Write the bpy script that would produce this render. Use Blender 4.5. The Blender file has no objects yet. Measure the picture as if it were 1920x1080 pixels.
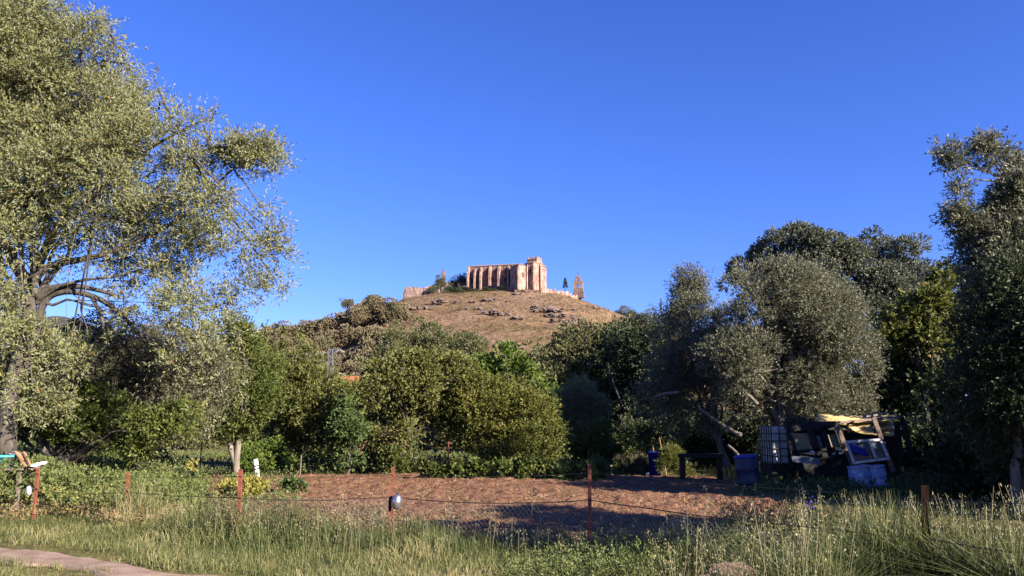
import bpy, bmesh, math, random
import numpy as np
from mathutils import Vector
SC = bpy.context.scene
COL = SC.collection
# ------------------------------------------------------------ camera
FPX = 1507.0; PITCH = math.atan(250/1507.0); CAMZ = 1.65
cd = bpy.data.cameras.new("camera"); cam = bpy.data.objects.new("camera", cd); COL.objects.link(cam)
cd.sensor_width = 36; cd.lens = 36*FPX/1920; cd.clip_start = 0.05; cd.clip_end = 20000
cam.location = (0, 0, CAMZ); cam.rotation_euler = (math.radians(90)+PITCH, 0, 0)
SC.camera = cam
# ------------------------------------------------------------ sky + sun
SUN_AZ = math.radians(36)      # degrees behind "straight right"
SUN_EL = math.radians(25)
sdir = Vector((math.cos(SUN_AZ)*math.cos(SUN_EL), -math.sin(SUN_AZ)*math.cos(SUN_EL), math.sin(SUN_EL)))
w = bpy.data.worlds.new("World"); SC.world = w; w.use_nodes = True
nt = w.node_tree; bg = nt.nodes["Background"]
sky = nt.nodes.new("ShaderNodeTexSky"); sky.sky_type = 'NISHITA'; sky.sun_disc = False
sky.sun_elevation = SUN_EL; sky.sun_rotation = math.atan2(sdir.x, sdir.y)
sky.ozone_density = 5.0; sky.air_density = 1.0; sky.dust_density = 0.15; sky.altitude = 600
hs = nt.nodes.new("ShaderNodeHueSaturation"); hs.inputs["Saturation"].default_value = 1.12; hs.inputs["Value"].default_value = 1.0
gm = nt.nodes.new("ShaderNodeMix"); gm.data_type = 'RGBA'; gm.blend_type = 'MULTIPLY'; gm.inputs[0].default_value = 1.0
gm.inputs[7].default_value = (0.79, 0.75, 1.26, 1)
nt.links.new(sky.outputs[0], hs.inputs["Color"]); nt.links.new(hs.outputs[0], gm.inputs[6]); nt.links.new(gm.outputs[2], bg.inputs[0])
bg.inputs[1].default_value = 0.05
sl = bpy.data.lights.new("sun", 'SUN'); sl.energy = 5.0; sl.angle = math.radians(0.53); sl.color = (1.0, 0.885, 0.73)
so = bpy.data.objects.new("sun", sl); COL.objects.link(so)
so.rotation_euler = (-sdir).to_track_quat('-Z', 'Y').to_euler()
SC.view_settings.view_transform = 'Standard'; SC.view_settings.look = 'None'
SC.view_settings.exposure = 1.99; SC.view_settings.gamma = 1.0
SC.cycles.max_bounces = 5; SC.cycles.diffuse_bounces = 3; SC.cycles.glossy_bounces = 2
SC.cycles.transmission_bounces = 3; SC.cycles.transparent_max_bounces = 4
SC.cycles.caustics_reflective = False; SC.cycles.caustics_refractive = False

# ------------------------------------------------------------ helpers
CT, ST = math.cos(PITCH), math.sin(PITCH)
def ray(px, py):
    xr = (px-960)/FPX; yr = (540-py)/FPX
    return np.array([xr, CT-ST*yr, ST+CT*yr])
def P(px, py, d):
    r = ray(px, py); s = d/r[1]
    return np.array([r[0]*s, d, CAMZ+r[2]*s])
def G(px, py, z=0.0):
    r = ray(px, py); s = (z-CAMZ)/r[2]
    return np.array([r[0]*s, r[1]*s, z])
def depth_of(py): return G(960, py)[1]

def tag(o, label=None, cat=None, group=None, kind=None):
    if label: o["label"] = label
    if cat: o["category"] = cat
    if group: o["group"] = group
    if kind: o["kind"] = kind
    return o
def empty(name, loc, label, cat, group=None):
    o = bpy.data.objects.new(name, None); COL.objects.link(o); o.location = loc
    o.empty_display_size = 0.2
    return tag(o, label, cat, group)
def link(name, me, parent=None, loc=None):
    o = bpy.data.objects.new(name, me); COL.objects.link(o)
    if parent is not None: o.parent = parent
    if loc is not None: o.location = loc
    return o
def mesh_np(name, V, Q, mat, v=None, smooth=False):
    """V (n,3), Q (m,3|4) arrays -> mesh; v = per-face attribute"""
    V = np.asarray(V, dtype=np.float32); Q = np.asarray(Q, dtype=np.int32)
    me = bpy.data.meshes.new(name)
    m, k = Q.shape
    me.vertices.add(len(V)); me.vertices.foreach_set("co", V.ravel())
    me.loops.add(m*k); me.loops.foreach_set("vertex_index", Q.ravel())
    me.polygons.add(m); me.polygons.foreach_set("loop_start", np.arange(0, m*k, k, dtype=np.int32))
    try: me.polygons.foreach_set("loop_total", np.full(m, k, dtype=np.int32))
    except Exception: pass
    if smooth: me.polygons.foreach_set("use_smooth", np.ones(m, dtype=bool))
    me.update(calc_edges=True)
    if v is not None:
        a = me.attributes.new("v", 'FLOAT', 'FACE'); a.data.foreach_set("value", np.asarray(v, dtype=np.float32))
    me.materials.append(mat)
    return me
class MB:
    """collects boxes, tubes and free polygons into one mesh"""
    def __init__(s): s.V = []; s.F = []
    def add(s, V, F):
        n = len(s.V); s.V += [tuple(float(c) for c in p) for p in V]; s.F += [tuple(i+n for i in f) for f in F]; return s
    def box(s, a, b):
        (x0, y0, z0), (x1, y1, z1) = a, b
        V = [(x0,y0,z0),(x1,y0,z0),(x1,y1,z0),(x0,y1,z0),(x0,y0,z1),(x1,y0,z1),(x1,y1,z1),(x0,y1,z1)]
        return s.add(V, [(0,3,2,1),(4,5,6,7),(0,1,5,4),(1,2,6,5),(2,3,7,6),(3,0,4,7)])
    def prism(s, base, z0, z1):
        n = len(base)
        V = [(x, y, z0) for x, y in base]+[(x, y, z1) for x, y in base]
        return s.add(V, [tuple(range(n-1, -1, -1)), tuple(range(n, 2*n))]+[(i, (i+1) % n, n+(i+1) % n, n+i) for i in range(n)])
    def bar(s, p, q, w, t=None, up=(0, 0, 1)):
        p = Vector(p); q = Vector(q); t = t or w
        d = (q-p).normalized(); u = Vector(up)
        if abs(d.dot(u)) > 0.95: u = Vector((0, 1, 0))
        a = d.cross(u).normalized()*(w/2); b = d.cross(a).normalized()*(t/2)
        V = [p-a-b, p+a-b, p+a+b, p-a+b, q-a-b, q+a-b, q+a+b, q-a+b]
        return s.add(V, [(0,1,2,3),(7,6,5,4),(0,4,5,1),(1,5,6,2),(2,6,7,3),(3,7,4,0)])
    def tube(s, pts, rad, n=6, cap=True):
        V, F = tube(pts, rad, n); s.add(V, [tuple(f) for f in F.tolist()])
        if cap:
            k = len(s.V)-len(V); m = len(V)
            s.F.append(tuple(range(k+n-1, k-1, -1))); s.F.append(tuple(range(k+m-n, k+m)))
        return s
    def lathe(s, prof, c=(0, 0, 0), n=20):
        V = []; F = []
        for r, z in prof:
            for i in range(n):
                a = 2*math.pi*i/n; V.append((c[0]+r*math.cos(a), c[1]+r*math.sin(a), c[2]+z))
        for j in range(len(prof)-1):
            for i in range(n): F.append((j*n+i, j*n+(i+1) % n, (j+1)*n+(i+1) % n, (j+1)*n+i))
        return s.add(V, F)
    def build(s, name, mat, parent=None, smooth=False, bevel=0):
        me = bpy.data.meshes.new(name); me.from_pydata(s.V, [], s.F); me.materials.append(mat)
        if smooth: me.polygons.foreach_set("use_smooth", np.ones(len(me.polygons), dtype=bool))
        me.update()
        o = link(name, me, parent)
        if bevel:
            b = o.modifiers.new("bevel", 'BEVEL'); b.width = bevel; b.segments = 2; b.limit_method = 'ANGLE'
        return o
def tube(pts, rad, n=6):
    pts = np.asarray(pts, float); k = len(pts)
    rad = np.asarray(rad, float)*np.ones(k)
    T = np.gradient(pts, axis=0); T /= np.linalg.norm(T, axis=1)[:, None]+1e-9
    ref = np.array([0.13, 0.31, 1.0]) if abs(T[0][2]) < 0.9 else np.array([1.0, 0.21, 0.1])
    A = np.cross(T, ref); A /= np.linalg.norm(A, axis=1)[:, None]+1e-9
    B = np.cross(T, A)
    an = np.linspace(0, 2*math.pi, n, endpoint=False)
    V = (pts[:, None, :]+rad[:, None, None]*(np.cos(an)[None, :, None]*A[:, None, :]+np.sin(an)[None, :, None]*B[:, None, :])).reshape(-1, 3)
    F = [(j*n+i, j*n+(i+1) % n, (j+1)*n+(i+1) % n, (j+1)*n+i) for j in range(k-1) for i in range(n)]
    return V, np.array(F, int)
# value noise
_rs = np.random.RandomState(7); _T = _rs.rand(64, 64, 64)
def vnoise(x, y, z=0.0):
    x, y, z = np.broadcast_arrays(np.asarray(x, float), np.asarray(y, float), np.asarray(z, float))
    xi, yi, zi = np.floor(x).astype(int), np.floor(y).astype(int), np.floor(z).astype(int)
    fx, fy, fz = x-xi, y-yi, z-zi
    fx = fx*fx*(3-2*fx); fy = fy*fy*(3-2*fy); fz = fz*fz*(3-2*fz)
    def t(a, b, c): return _T[(xi+a) % 64, (yi+b) % 64, (zi+c) % 64]
    r = 0
    for a in (0, 1):
        for b in (0, 1):
            for c in (0, 1):
                r = r+t(a, b, c)*(fx if a else 1-fx)*(fy if b else 1-fy)*(fz if c else 1-fz)
    return r*2-1
def fbm(x, y, z=0.0, o=4):
    r = 0; a = 1.0
    for i in range(o):
        r = r+a*vnoise(np.asarray(x)*2**i+i*17.3, np.asarray(y)*2**i+i*5.1, np.asarray(z)*2**i+i*3.7); a *= .5
    return r
def rad_(d): return math.radians(d)

# ------------------------------------------------------------ materials
def nodes(name):
    m = bpy.data.materials.new(name); m.use_nodes = True
    t = m.node_tree; b = t.nodes["Principled BSDF"]
    return m, t, b
KC = 0.72
def ramp(t, cols, pos=None, interp='LINEAR', k=None):
    k = KC if k is None else k; cols = [tuple(c*k for c in q) for q in cols]
    r = t.nodes.new("ShaderNodeValToRGB"); e = r.color_ramp.elements; r.color_ramp.interpolation = interp
    pos = pos or [i/(len(cols)-1) for i in range(len(cols))]
    while len(e) < len(cols): e.new(0.5)
    for i, c in enumerate(cols): e[i].position = pos[i]; e[i].color = (*c, 1)
    return r
def leafmat(name, cols, back=None, trans=0.3, rough=0.6, spec=0.3, pos=None):
    m, t, b = nodes(name)
    at = t.nodes.new("ShaderNodeAttribute"); at.attribute_name = "v"
    r = ramp(t, cols, pos, k=.8); t.links.new(at.outputs["Fac"], r.inputs[0])
    col = r.outputs[0]
    if back:
        g = t.nodes.new("ShaderNodeNewGeometry"); mx = t.nodes.new("ShaderNodeMix"); mx.data_type = 'RGBA'
        t.links.new(g.outputs["Backfacing"], mx.inputs[0]); t.links.new(col, mx.inputs[6]); mx.inputs[7].default_value = (*[q*.8 for q in back], 1)
        col = mx.outputs[2]
    t.links.new(col, b.inputs["Base Color"]); b.inputs["Roughness"].default_value = rough
    b.inputs["Specular IOR Level"].default_value = spec
    tr = t.nodes.new("ShaderNodeBsdfTranslucent"); t.links.new(col, tr.inputs[0])
    ms = t.nodes.new("ShaderNodeMixShader"); ms.inputs[0].default_value = trans
    t.links.new(b.outputs[0], ms.inputs[1]); t.links.new(tr.outputs[0], ms.inputs[2])
    t.links.new(ms.outputs[0], t.nodes["Material Output"].inputs[0])
    return m
def noisemat(name, cols, scale=5.0, rough=0.9, bump=0.3, bscale=None, detail=6, pos=None, metal=0.0, dist=0.02, stretch=(1, 1, 1), spec=0.3, warp=0.0):
    m, t, b = nodes(name)
    tc = t.nodes.new("ShaderNodeTexCoord"); mp = t.nodes.new("ShaderNodeMapping"); mp.inputs["Scale"].default_value = stretch
    t.links.new(tc.outputs["Object"], mp.inputs[0])
    n = t.nodes.new("ShaderNodeTexNoise"); n.inputs["Scale"].default_value = scale; n.inputs["Detail"].default_value = detail
    n.inputs["Roughness"].default_value = 0.62; n.inputs["Distortion"].default_value = warp
    t.links.new(mp.outputs[0], n.inputs["Vector"])
    r = ramp(t, cols, pos or [0.3+0.4*i/(len(cols)-1) for i in range(len(cols))]); t.links.new(n.outputs["Fac"], r.inputs[0])
    t.links.new(r.outputs[0], b.inputs["Base Color"])
    b.inputs["Roughness"].default_value = rough; b.inputs["Metallic"].default_value = metal; b.inputs["Specular IOR Level"].default_value = spec
    if bump:
        n2 = t.nodes.new("ShaderNodeTexNoise"); n2.inputs["Scale"].default_value = bscale or scale*4; n2.inputs["Detail"].default_value = 5
        t.links.new(mp.outputs[0], n2.inputs["Vector"])
        bp = t.nodes.new("ShaderNodeBump"); bp.inputs["Strength"].default_value = bump; bp.inputs["Distance"].default_value = dist
        t.links.new(n2.outputs["Fac"], bp.inputs["Height"]); t.links.new(bp.outputs[0], b.inputs["Normal"])
    return m
M = {}
M['olive_leaf'] = leafmat("olive_leaf", [(.12,.135,.042),(.19,.195,.062),(.26,.25,.085),(.42,.34,.06),(.55,.22,.03)], back=(.25,.26,.16), pos=[0,.5,.965,.985,1], rough=.6, spec=.2)
M['olive_leaf_grey'] = leafmat("olive_leaf_grey", [(.075,.085,.045),(.12,.125,.072),(.17,.165,.10)], back=(.19,.195,.13), rough=.5)
M['olive_leaf_brown'] = leafmat("olive_leaf_brown", [(.06,.065,.03),(.11,.10,.05),(.17,.15,.085)], back=(.15,.15,.10), rough=.5)
M['leaf_green'] = leafmat("leaf_green", [(.055,.08,.016),(.10,.13,.028),(.17,.185,.045)], trans=.35)
M['leaf_bright'] = leafmat("leaf_bright", [(.06,.10,.015),(.11,.165,.025),(.18,.22,.045)], trans=.4)
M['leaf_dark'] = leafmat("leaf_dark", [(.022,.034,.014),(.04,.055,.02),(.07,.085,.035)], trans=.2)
M['leaf_holm'] = leafmat("leaf_holm", [(.075,.09,.06),(.12,.135,.09),(.17,.18,.12)], trans=.15)
M['leaf_gold'] = leafmat("leaf_gold", [(.075,.095,.020),(.125,.145,.030),(.185,.185,.042),(.27,.17,.04)], trans=.35, pos=[0,.5,.85,1])
M['leaf_fig'] = leafmat("leaf_fig", [(.085,.10,.025),(.145,.155,.042),(.21,.205,.065)], trans=.35)
M['leaf_blue'] = leafmat("leaf_blue", [(.05,.08,.022),(.085,.125,.036),(.13,.165,.055)], trans=.3)
M['leaf_wood'] = leafmat("leaf_wood", [(.15,.125,.07),(.22,.18,.105),(.28,.23,.14)], trans=.1, rough=.8)
M['leaf_wood2'] = leafmat("leaf_wood2", [(.11,.105,.055),(.165,.15,.08),(.22,.195,.11)], trans=.1, rough=.8)
M['leaf_mid'] = leafmat("leaf_mid", [(.07,.078,.03),(.115,.122,.048),(.17,.165,.07)], trans=.2, rough=.7)
M['leaf_crop'] = leafmat("leaf_crop", [(.08,.11,.035),(.14,.175,.055),(.22,.235,.075)], trans=.35)
M['leaf_yellow'] = leafmat("leaf_yellow", [(.22,.22,.05),(.34,.31,.07),(.42,.38,.12)], trans=.35)
M['grass'] = leafmat("grass", [(.07,.092,.028),(.135,.16,.052),(.23,.23,.092),(.36,.30,.15)], trans=.35, pos=[0,.45,.8,1])
M['dry_grass'] = leafmat("dry_grass", [(.20,.135,.065),(.33,.235,.12),(.48,.37,.22)], trans=.3)
M['oat'] = leafmat("oat", [(.24,.21,.10),(.34,.30,.16),(.46,.42,.26)], trans=.3)
M['weed'] = leafmat("weed", [(.05,.045,.025),(.10,.09,.05),(.16,.14,.08)], trans=.2)
M['bark'] = noisemat("bark", [(.035,.028,.024),(.085,.072,.06),(.15,.13,.11)], 6, bump=.8, stretch=(1,1,.25))
M['bark_pale'] = noisemat("bark_pale", [(.10,.085,.07),(.19,.165,.135),(.28,.25,.21)], 9, bump=.6, stretch=(1,1,.3))
M['stone'] = noisemat("stone", [(.22,.12,.095),(.38,.235,.18),(.50,.35,.27)], .35, bump=.6, bscale=3, dist=.2, detail=8)
M['stone_grey_dim'] = noisemat("stone_grey_dim", [(.15,.10,.095),(.25,.175,.155),(.36,.26,.23)], .4, bump=.7, bscale=2, dist=.3, detail=8)
M['roof_old'] = noisemat("roof_old", [(.20,.13,.10),(.30,.20,.15),(.36,.26,.20)], .8, bump=.4, bscale=4, dist=.1)
M['dark_hole'] = noisemat("dark_opening", [(.01,.01,.01),(.02,.018,.015)], 2, bump=0)
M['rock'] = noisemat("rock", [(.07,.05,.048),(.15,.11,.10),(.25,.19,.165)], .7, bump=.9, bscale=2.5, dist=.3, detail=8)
M['rust'] = noisemat("rust", [(.11,.036,.025),(.20,.06,.038),(.27,.09,.055)], 14, rough=.85, bump=.4, dist=.004)
M['rust_dark_shaded'] = noisemat("rust_dark_shaded", [(.008,.0045,.004),(.015,.008,.0065),(.024,.012,.009)], 14, rough=.95, bump=.2, dist=.002, spec=.03)  # near-black rust; the nearest fence post's shade is part of this colour
M['wire'] = noisemat("wire", [(.05,.04,.035),(.10,.08,.07)], 30, rough=.6, bump=0, metal=.4)
M['net'] = noisemat("netting", [(.20,.19,.18),(.32,.31,.30)], 30, rough=.5, bump=0, metal=.5)
M['tin'] = noisemat("tin", [(.42,.40,.42),(.65,.63,.66)], 9, rough=.28, bump=.3, metal=.85, dist=.004)
M['plastic_clear'] = noisemat("cloudy_plastic", [(.22,.24,.28),(.48,.50,.54)], 10, rough=.35, bump=.1)
M['blue_plastic'] = noisemat("blue_plastic", [(.012,.016,.045),(.018,.026,.065),(.035,.05,.11)], 4, rough=.42, bump=.1, dist=.01)
M['blue_bright'] = noisemat("blue_bright", [(.010,.02,.25),(.016,.032,.38)], 4, rough=.4, bump=.1, dist=.01)
M['blue_pale'] = noisemat("faded_blue_plastic", [(.10,.16,.42),(.28,.36,.62),(.55,.60,.75)], 5, rough=.4, bump=.2, dist=.02, warp=1.5)
M['white_plastic'] = noisemat("white_plastic", [(.52,.50,.44),(.68,.66,.60)], 3, rough=.45, bump=.1, dist=.01)
M['white_paint'] = noisemat("white_paint", [(.55,.56,.60),(.78,.79,.82)], 12, rough=.5, bump=.1, dist=.004)
M['black_band'] = noisemat("black_band", [(.015,.015,.02),(.03,.03,.03)], 12, bump=0)
M['teal'] = noisemat("teal_plastic", [(.05,.45,.48),(.10,.60,.60)], 6, rough=.4, bump=0)
M['galv'] = noisemat("galvanised", [(.26,.29,.36),(.38,.41,.48)], 8, rough=.4, bump=.1, metal=.5)
M['cage'] = noisemat("cage_steel", [(.05,.05,.055),(.11,.11,.12)], 8, rough=.5, bump=0, metal=.5)
M['yellow_sheet'] = noisemat("yellow_sheet", [(.42,.29,.10),(.55,.40,.16),(.62,.48,.24)], 2.2, rough=.55, bump=.1, dist=.01, stretch=(1,3,3))
M['wood_old'] = noisemat("old_wood", [(.09,.065,.055),(.18,.135,.115),(.26,.20,.17)], 5, bump=.5, dist=.01, stretch=(1,1,6))
M['wood_brown'] = noisemat("brown_board", [(.20,.11,.06),(.33,.19,.11),(.40,.25,.16)], 4, bump=.3, dist=.01)
M['wood_dark'] = noisemat("dark_wood", [(.016,.012,.010),(.035,.026,.02)], 5, bump=.5, dist=.01)  # dark wood, deepened to carry shade missing from the greenhouse
M['tan_panel'] = noisemat("tan_panel", [(.20,.18,.11),(.30,.27,.17)], 2, rough=.6, bump=.1)
M['grey_board'] = noisemat("grey_board", [(.10,.12,.16),(.17,.19,.24)], 4, bump=.2)
M['shade_net'] = noisemat("shade_net", [(.010,.011,.012),(.03,.031,.033)], 7, bump=.3)  # dark netting, its tone lowered in place of shade on the greenhouse
M['red'] = noisemat("red_plastic", [(.55,.05,.02),(.70,.09,.03)], 6, rough=.4, bump=0)
M['tile'] = noisemat("clay_tile", [(.30,.10,.04),(.42,.16,.07)], 3, bump=.5)
M['whitewash'] = noisemat("whitewash", [(.60,.56,.52),(.75,.72,.68)], 1, bump=.1)
M['pink_wall'] = noisemat("pink_wall", [(.38,.22,.16),(.50,.31,.23)], 1.5, bump=.2)
M['lattice'] = noisemat("lattice_steel", [(.12,.12,.135),(.2,.2,.22)], 3, rough=.5, bump=0, metal=.2)
M['glaze'] = noisemat("ceramic", [(.5,.5,.5),(.6,.6,.6)], 3, rough=.3, bump=0)
M['pile'] = noisemat("brush", [(.16,.11,.11),(.28,.20,.20)], 8, bump=.5)
M['pebble'] = noisemat("pink_stone", [(.24,.14,.10),(.34,.215,.16),(.44,.30,.235)], 4, bump=.8, bscale=14, dist=.04, detail=8)
M['bank'] = leafmat('bank_weed', [(.09,.10,.03),(.17,.165,.055),(.30,.25,.11)], trans=.3)
M['purple'] = leafmat("purple_petal", [(.12,.08,.42),(.22,.15,.60)])
M['glass_dusty'] = noisemat("dusty_glass", [(.05,.07,.10),(.12,.15,.20)], 3, rough=.15, bump=0, spec=.6)
def groundmat():
    m, t, b = nodes("ground_soil")
    tc = t.nodes.new("ShaderNodeTexCoord")
    def no(s, d=6):
        n = t.nodes.new("ShaderNodeTexNoise"); n.inputs["Scale"].default_value = s; n.inputs["Detail"].default_value = d
        t.links.new(tc.outputs["Object"], n.inputs["Vector"]); return n
    a = no(.35); c = no(7)
    r1 = ramp(t, [(.08,.085,.028),(.13,.12,.045),(.20,.15,.08)], [.35,.52,.7]); t.links.new(a.outputs["Fac"], r1.inputs[0])
    r2 = ramp(t, [(.55,.55,.55),(1.25,1.2,1.1)], [.3,.7], k=1); t.links.new(c.outputs["Fac"], r2.inputs[0])
    mx = t.nodes.new("ShaderNodeMix"); mx.data_type = 'RGBA'; mx.blend_type = 'MULTIPLY'; mx.inputs[0].default_value = 1
    t.links.new(r1.outputs[0], mx.inputs[6]); t.links.new(r2.outputs[0], mx.inputs[7]); t.links.new(mx.outputs[2], b.inputs["Base Color"])
    bp = t.nodes.new("ShaderNodeBump"); bp.inputs["Strength"].default_value = .6; bp.inputs["Distance"].default_value = .05
    t.links.new(c.outputs["Fac"], bp.inputs["Height"]); t.links.new(bp.outputs[0], b.inputs["Normal"])
    b.inputs["Roughness"].default_value = .95; b.inputs["Specular IOR Level"].default_value = .1
    return m
M['ground'] = groundmat()
M['soil'] = noisemat("red_soil", [(.11,.052,.031),(.18,.092,.056),(.265,.155,.10)], 4, bump=.8, bscale=16, dist=.06, detail=9, spec=.1)
M['path'] = noisemat("pink_gravel", [(.20,.135,.10),(.29,.205,.16),(.38,.29,.235)], 3, bump=.5, bscale=40, dist=.02, detail=9, spec=.1)
def masonry(name, cols, sc=1.0):
    m = noisemat(name, cols, .4, bump=.6, bscale=3, dist=.25, detail=9); t = m.node_tree; b = t.nodes["Principled BSDF"]
    src = b.inputs["Base Color"].links[0].from_socket; tc = t.nodes.new("ShaderNodeTexCoord")
    n2 = t.nodes.new("ShaderNodeTexNoise"); n2.inputs["Scale"].default_value = 1.3*sc; n2.inputs["Detail"].default_value = 8; mp = t.nodes.new("ShaderNodeMapping"); mp.inputs["Scale"].default_value = (1, 1, .22)
    t.links.new(tc.outputs["Object"], mp.inputs[0]); t.links.new(mp.outputs[0], n2.inputs["Vector"]); r = ramp(t, [(.45,.42,.42),(.85,.82,.8),(1.15,1.12,1.1)], [.36,.5,.64], k=1); t.links.new(n2.outputs["Fac"], r.inputs[0])
    wv = t.nodes.new("ShaderNodeTexWave"); wv.bands_direction = 'Z'; wv.inputs["Scale"].default_value = .35; wv.inputs["Distortion"].default_value = 1.5; t.links.new(tc.outputs["Object"], wv.inputs["Vector"])
    r2 = ramp(t, [(.72,.68,.68),(1,1,1)], [.0,.3], k=1); t.links.new(wv.outputs["Fac"], r2.inputs[0])
    for q in (r, r2):
        mx = t.nodes.new("ShaderNodeMix"); mx.data_type = 'RGBA'; mx.blend_type = 'MULTIPLY'; mx.inputs[0].default_value = 1
        t.links.new(src, mx.inputs[6]); t.links.new(q.outputs[0], mx.inputs[7]); src = mx.outputs[2]
    t.links.new(src, b.inputs["Base Color"]); return m
M['stone'] = masonry("stone", [(.27,.165,.135),(.44,.29,.24),(.57,.41,.35)])
M['stone_grey_dim'] = masonry("stone_grey_dim", [(.15,.105,.10),(.24,.17,.16),(.34,.255,.24)])  # grey stone; its darker tone also carries the nave wall's weak light
def hillmat():
    m, t, b = nodes("hill_grass")
    tc = t.nodes.new("ShaderNodeTexCoord")
    def no(s, d=7, st=(1,1,1)):
        mp = t.nodes.new("ShaderNodeMapping"); mp.inputs["Scale"].default_value = st; t.links.new(tc.outputs["Object"], mp.inputs[0])
        n = t.nodes.new("ShaderNodeTexNoise"); n.inputs["Scale"].default_value = s; n.inputs["Detail"].default_value = d
        n.inputs["Roughness"].default_value = .68
        t.links.new(mp.outputs[0], n.inputs["Vector"]); return n
    a = no(.03); c = no(.35, 7, (1,.5,1.2))
    r1 = ramp(t, [(.135,.105,.055),(.20,.135,.085),(.25,.165,.115),(.26,.19,.13)], [.32,.46,.58,.72]); t.links.new(a.outputs["Fac"], r1.inputs[0])
    r2 = ramp(t, [(.42,.36,.34),(.85,.85,.8),(1.15,1.1,1.05)], [.34,.5,.68], k=1); t.links.new(c.outputs["Fac"], r2.inputs[0])
    mx = t.nodes.new("ShaderNodeMix"); mx.data_type = 'RGBA'; mx.blend_type = 'MULTIPLY'; mx.inputs[0].default_value = 1
    t.links.new(r1.outputs[0], mx.inputs[6]); t.links.new(r2.outputs[0], mx.inputs[7]); t.links.new(mx.outputs[2], b.inputs["Base Color"])
    bp = t.nodes.new("ShaderNodeBump"); bp.inputs["Strength"].default_value = .7; bp.inputs["Distance"].default_value = 1.2
    t.links.new(c.outputs["Fac"], bp.inputs["Height"]); t.links.new(bp.outputs[0], b.inputs["Normal"])
    b.inputs["Roughness"].default_value = .95; b.inputs["Specular IOR Level"].default_value = .1
    return m
M['hill'] = hillmat()

# ------------------------------------------------------------ terrain
def grid_mesh(name, xs, ys, zf, mat, smooth=True):
    X, Y = np.meshgrid(xs, ys); Z = zf(X, Y)
    V = np.stack([X.ravel(), Y.ravel(), Z.ravel()], 1)
    nx, ny = len(xs), len(ys)
    i = (np.arange(ny-1)[:, None]*nx+np.arange(nx-1)[None, :]).ravel()
    return mesh_np(name, V, np.stack([i, i+1, i+nx+1, i+nx], 1), mat, smooth=smooth)
def gz(X, Y):
    X = np.asarray(X, float); Y = np.asarray(Y, float)
    near = 0.05*fbm(X*.35, Y*.35, 1.0, 3)
    far = np.clip((Y-45)/180, 0, 1)**1.5*5.0*np.clip(1-(Y-700)/800, 0, 1)
    return near-0.03+far
xs = np.unique(np.concatenate([np.linspace(-6000,-200,30), np.linspace(-200,-20,50), np.linspace(-20,20,161), np.linspace(20,200,50), np.linspace(200,6000,30)]))
ys = np.unique(np.concatenate([np.linspace(-2000,-10,20), np.linspace(-10,3,14), np.linspace(3,40,150), np.linspace(40,300,70), np.linspace(300,9000,40)]))
tag(link("ground", grid_mesh("ground", xs, ys, gz, M['ground'])), kind="structure")
# castle hill: crest profile measured along its ridge
YC = 450.0
CP = np.array([(100,705),(300,690),(400,668),(480,648),(600,628),(700,596),(755,560),(800,552),(850,547),(900,543),(950,540),(1030,544),(1060,551),(1090,562),(1130,576),(1190,600),(1250,622),(1350,660),(1500,715),(1750,760),(2000,790)], float)
CX = np.array([P(a, b, YC)[0] for a, b in CP]); CZ = np.array([P(a, b, YC)[2] for a, b in CP])
def hz(X, Y):
    X = np.asarray(X, float); Y = np.asarray(Y, float)
    c = np.interp(X, CX, CZ)
    t = (YC-Y)/215.0
    f = np.where(t > 0, 1-np.clip(t, 0, 3)**1.06, 1.0-np.clip(-t-.35, 0, 9)*.9)
    n = 2.0*fbm(X*.03, Y*.03, 4.0, 4)*np.clip(t*5, 0, 1)+.35*fbm(X*.25, Y*.25, 2.0, 3)*np.clip(t*12, 0.15, 1)
    n = n-2.2*np.clip(fbm(X*.055+3, Y*.03, 9.0, 3)-.25, 0, 1)*np.clip(t*6, 0, 1)
    return c*f+n-1.0*np.clip(t*10, 0, 1)
hxs = np.linspace(-330, 400, 300); hys = np.concatenate([np.linspace(225, 470, 190), np.linspace(475, 760, 20)])
tag(link("hill", grid_mesh("hill", hxs, hys, hz, M['hill'])), kind="structure")
def hit(px, py, d0=225., d1=700.):
    ds = np.linspace(d0, d1, 3000); r = ray(px, py)
    z = CAMZ+r[2]/r[1]*ds; x = r[0]/r[1]*ds
    k = np.where(z <= hz(x, ds))[0]
    if len(k) == 0: return None
    return np.array([x[k[0]], ds[k[0]], z[k[0]]])
# distant ridge far left and behind
M['ridge'] = noisemat("ridge_scrub", [(.035,.04,.035),(.065,.07,.055),(.12,.10,.075)], .02, bump=1, bscale=.06, dist=6)
RP = np.array([(-500,600),(-200,590),(0,598),(60,592),(120,596),(180,610),(240,632),(320,660),(400,700),(600,760),(1000,775),(1500,770),(2400,760)], float)
RX = np.array([P(a, b, 1500)[0] for a, b in RP]); RZ = np.array([P(a, b, 1500)[2] for a, b in RP])
def rz(X, Y):
    c = np.interp(X, RX, RZ); t = np.abs(Y-1500)/500.
    return c*(1-t**1.2)+9*fbm(X*.02, Y*.02, 2., 4)+2.5*vnoise(X*.2, Y*.2)
tag(link("distant_hill", grid_mesh("distant_hill", np.linspace(-1500, 1500, 400), np.linspace(1000, 2000, 60), rz, M['ridge'])), kind="structure")
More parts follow.
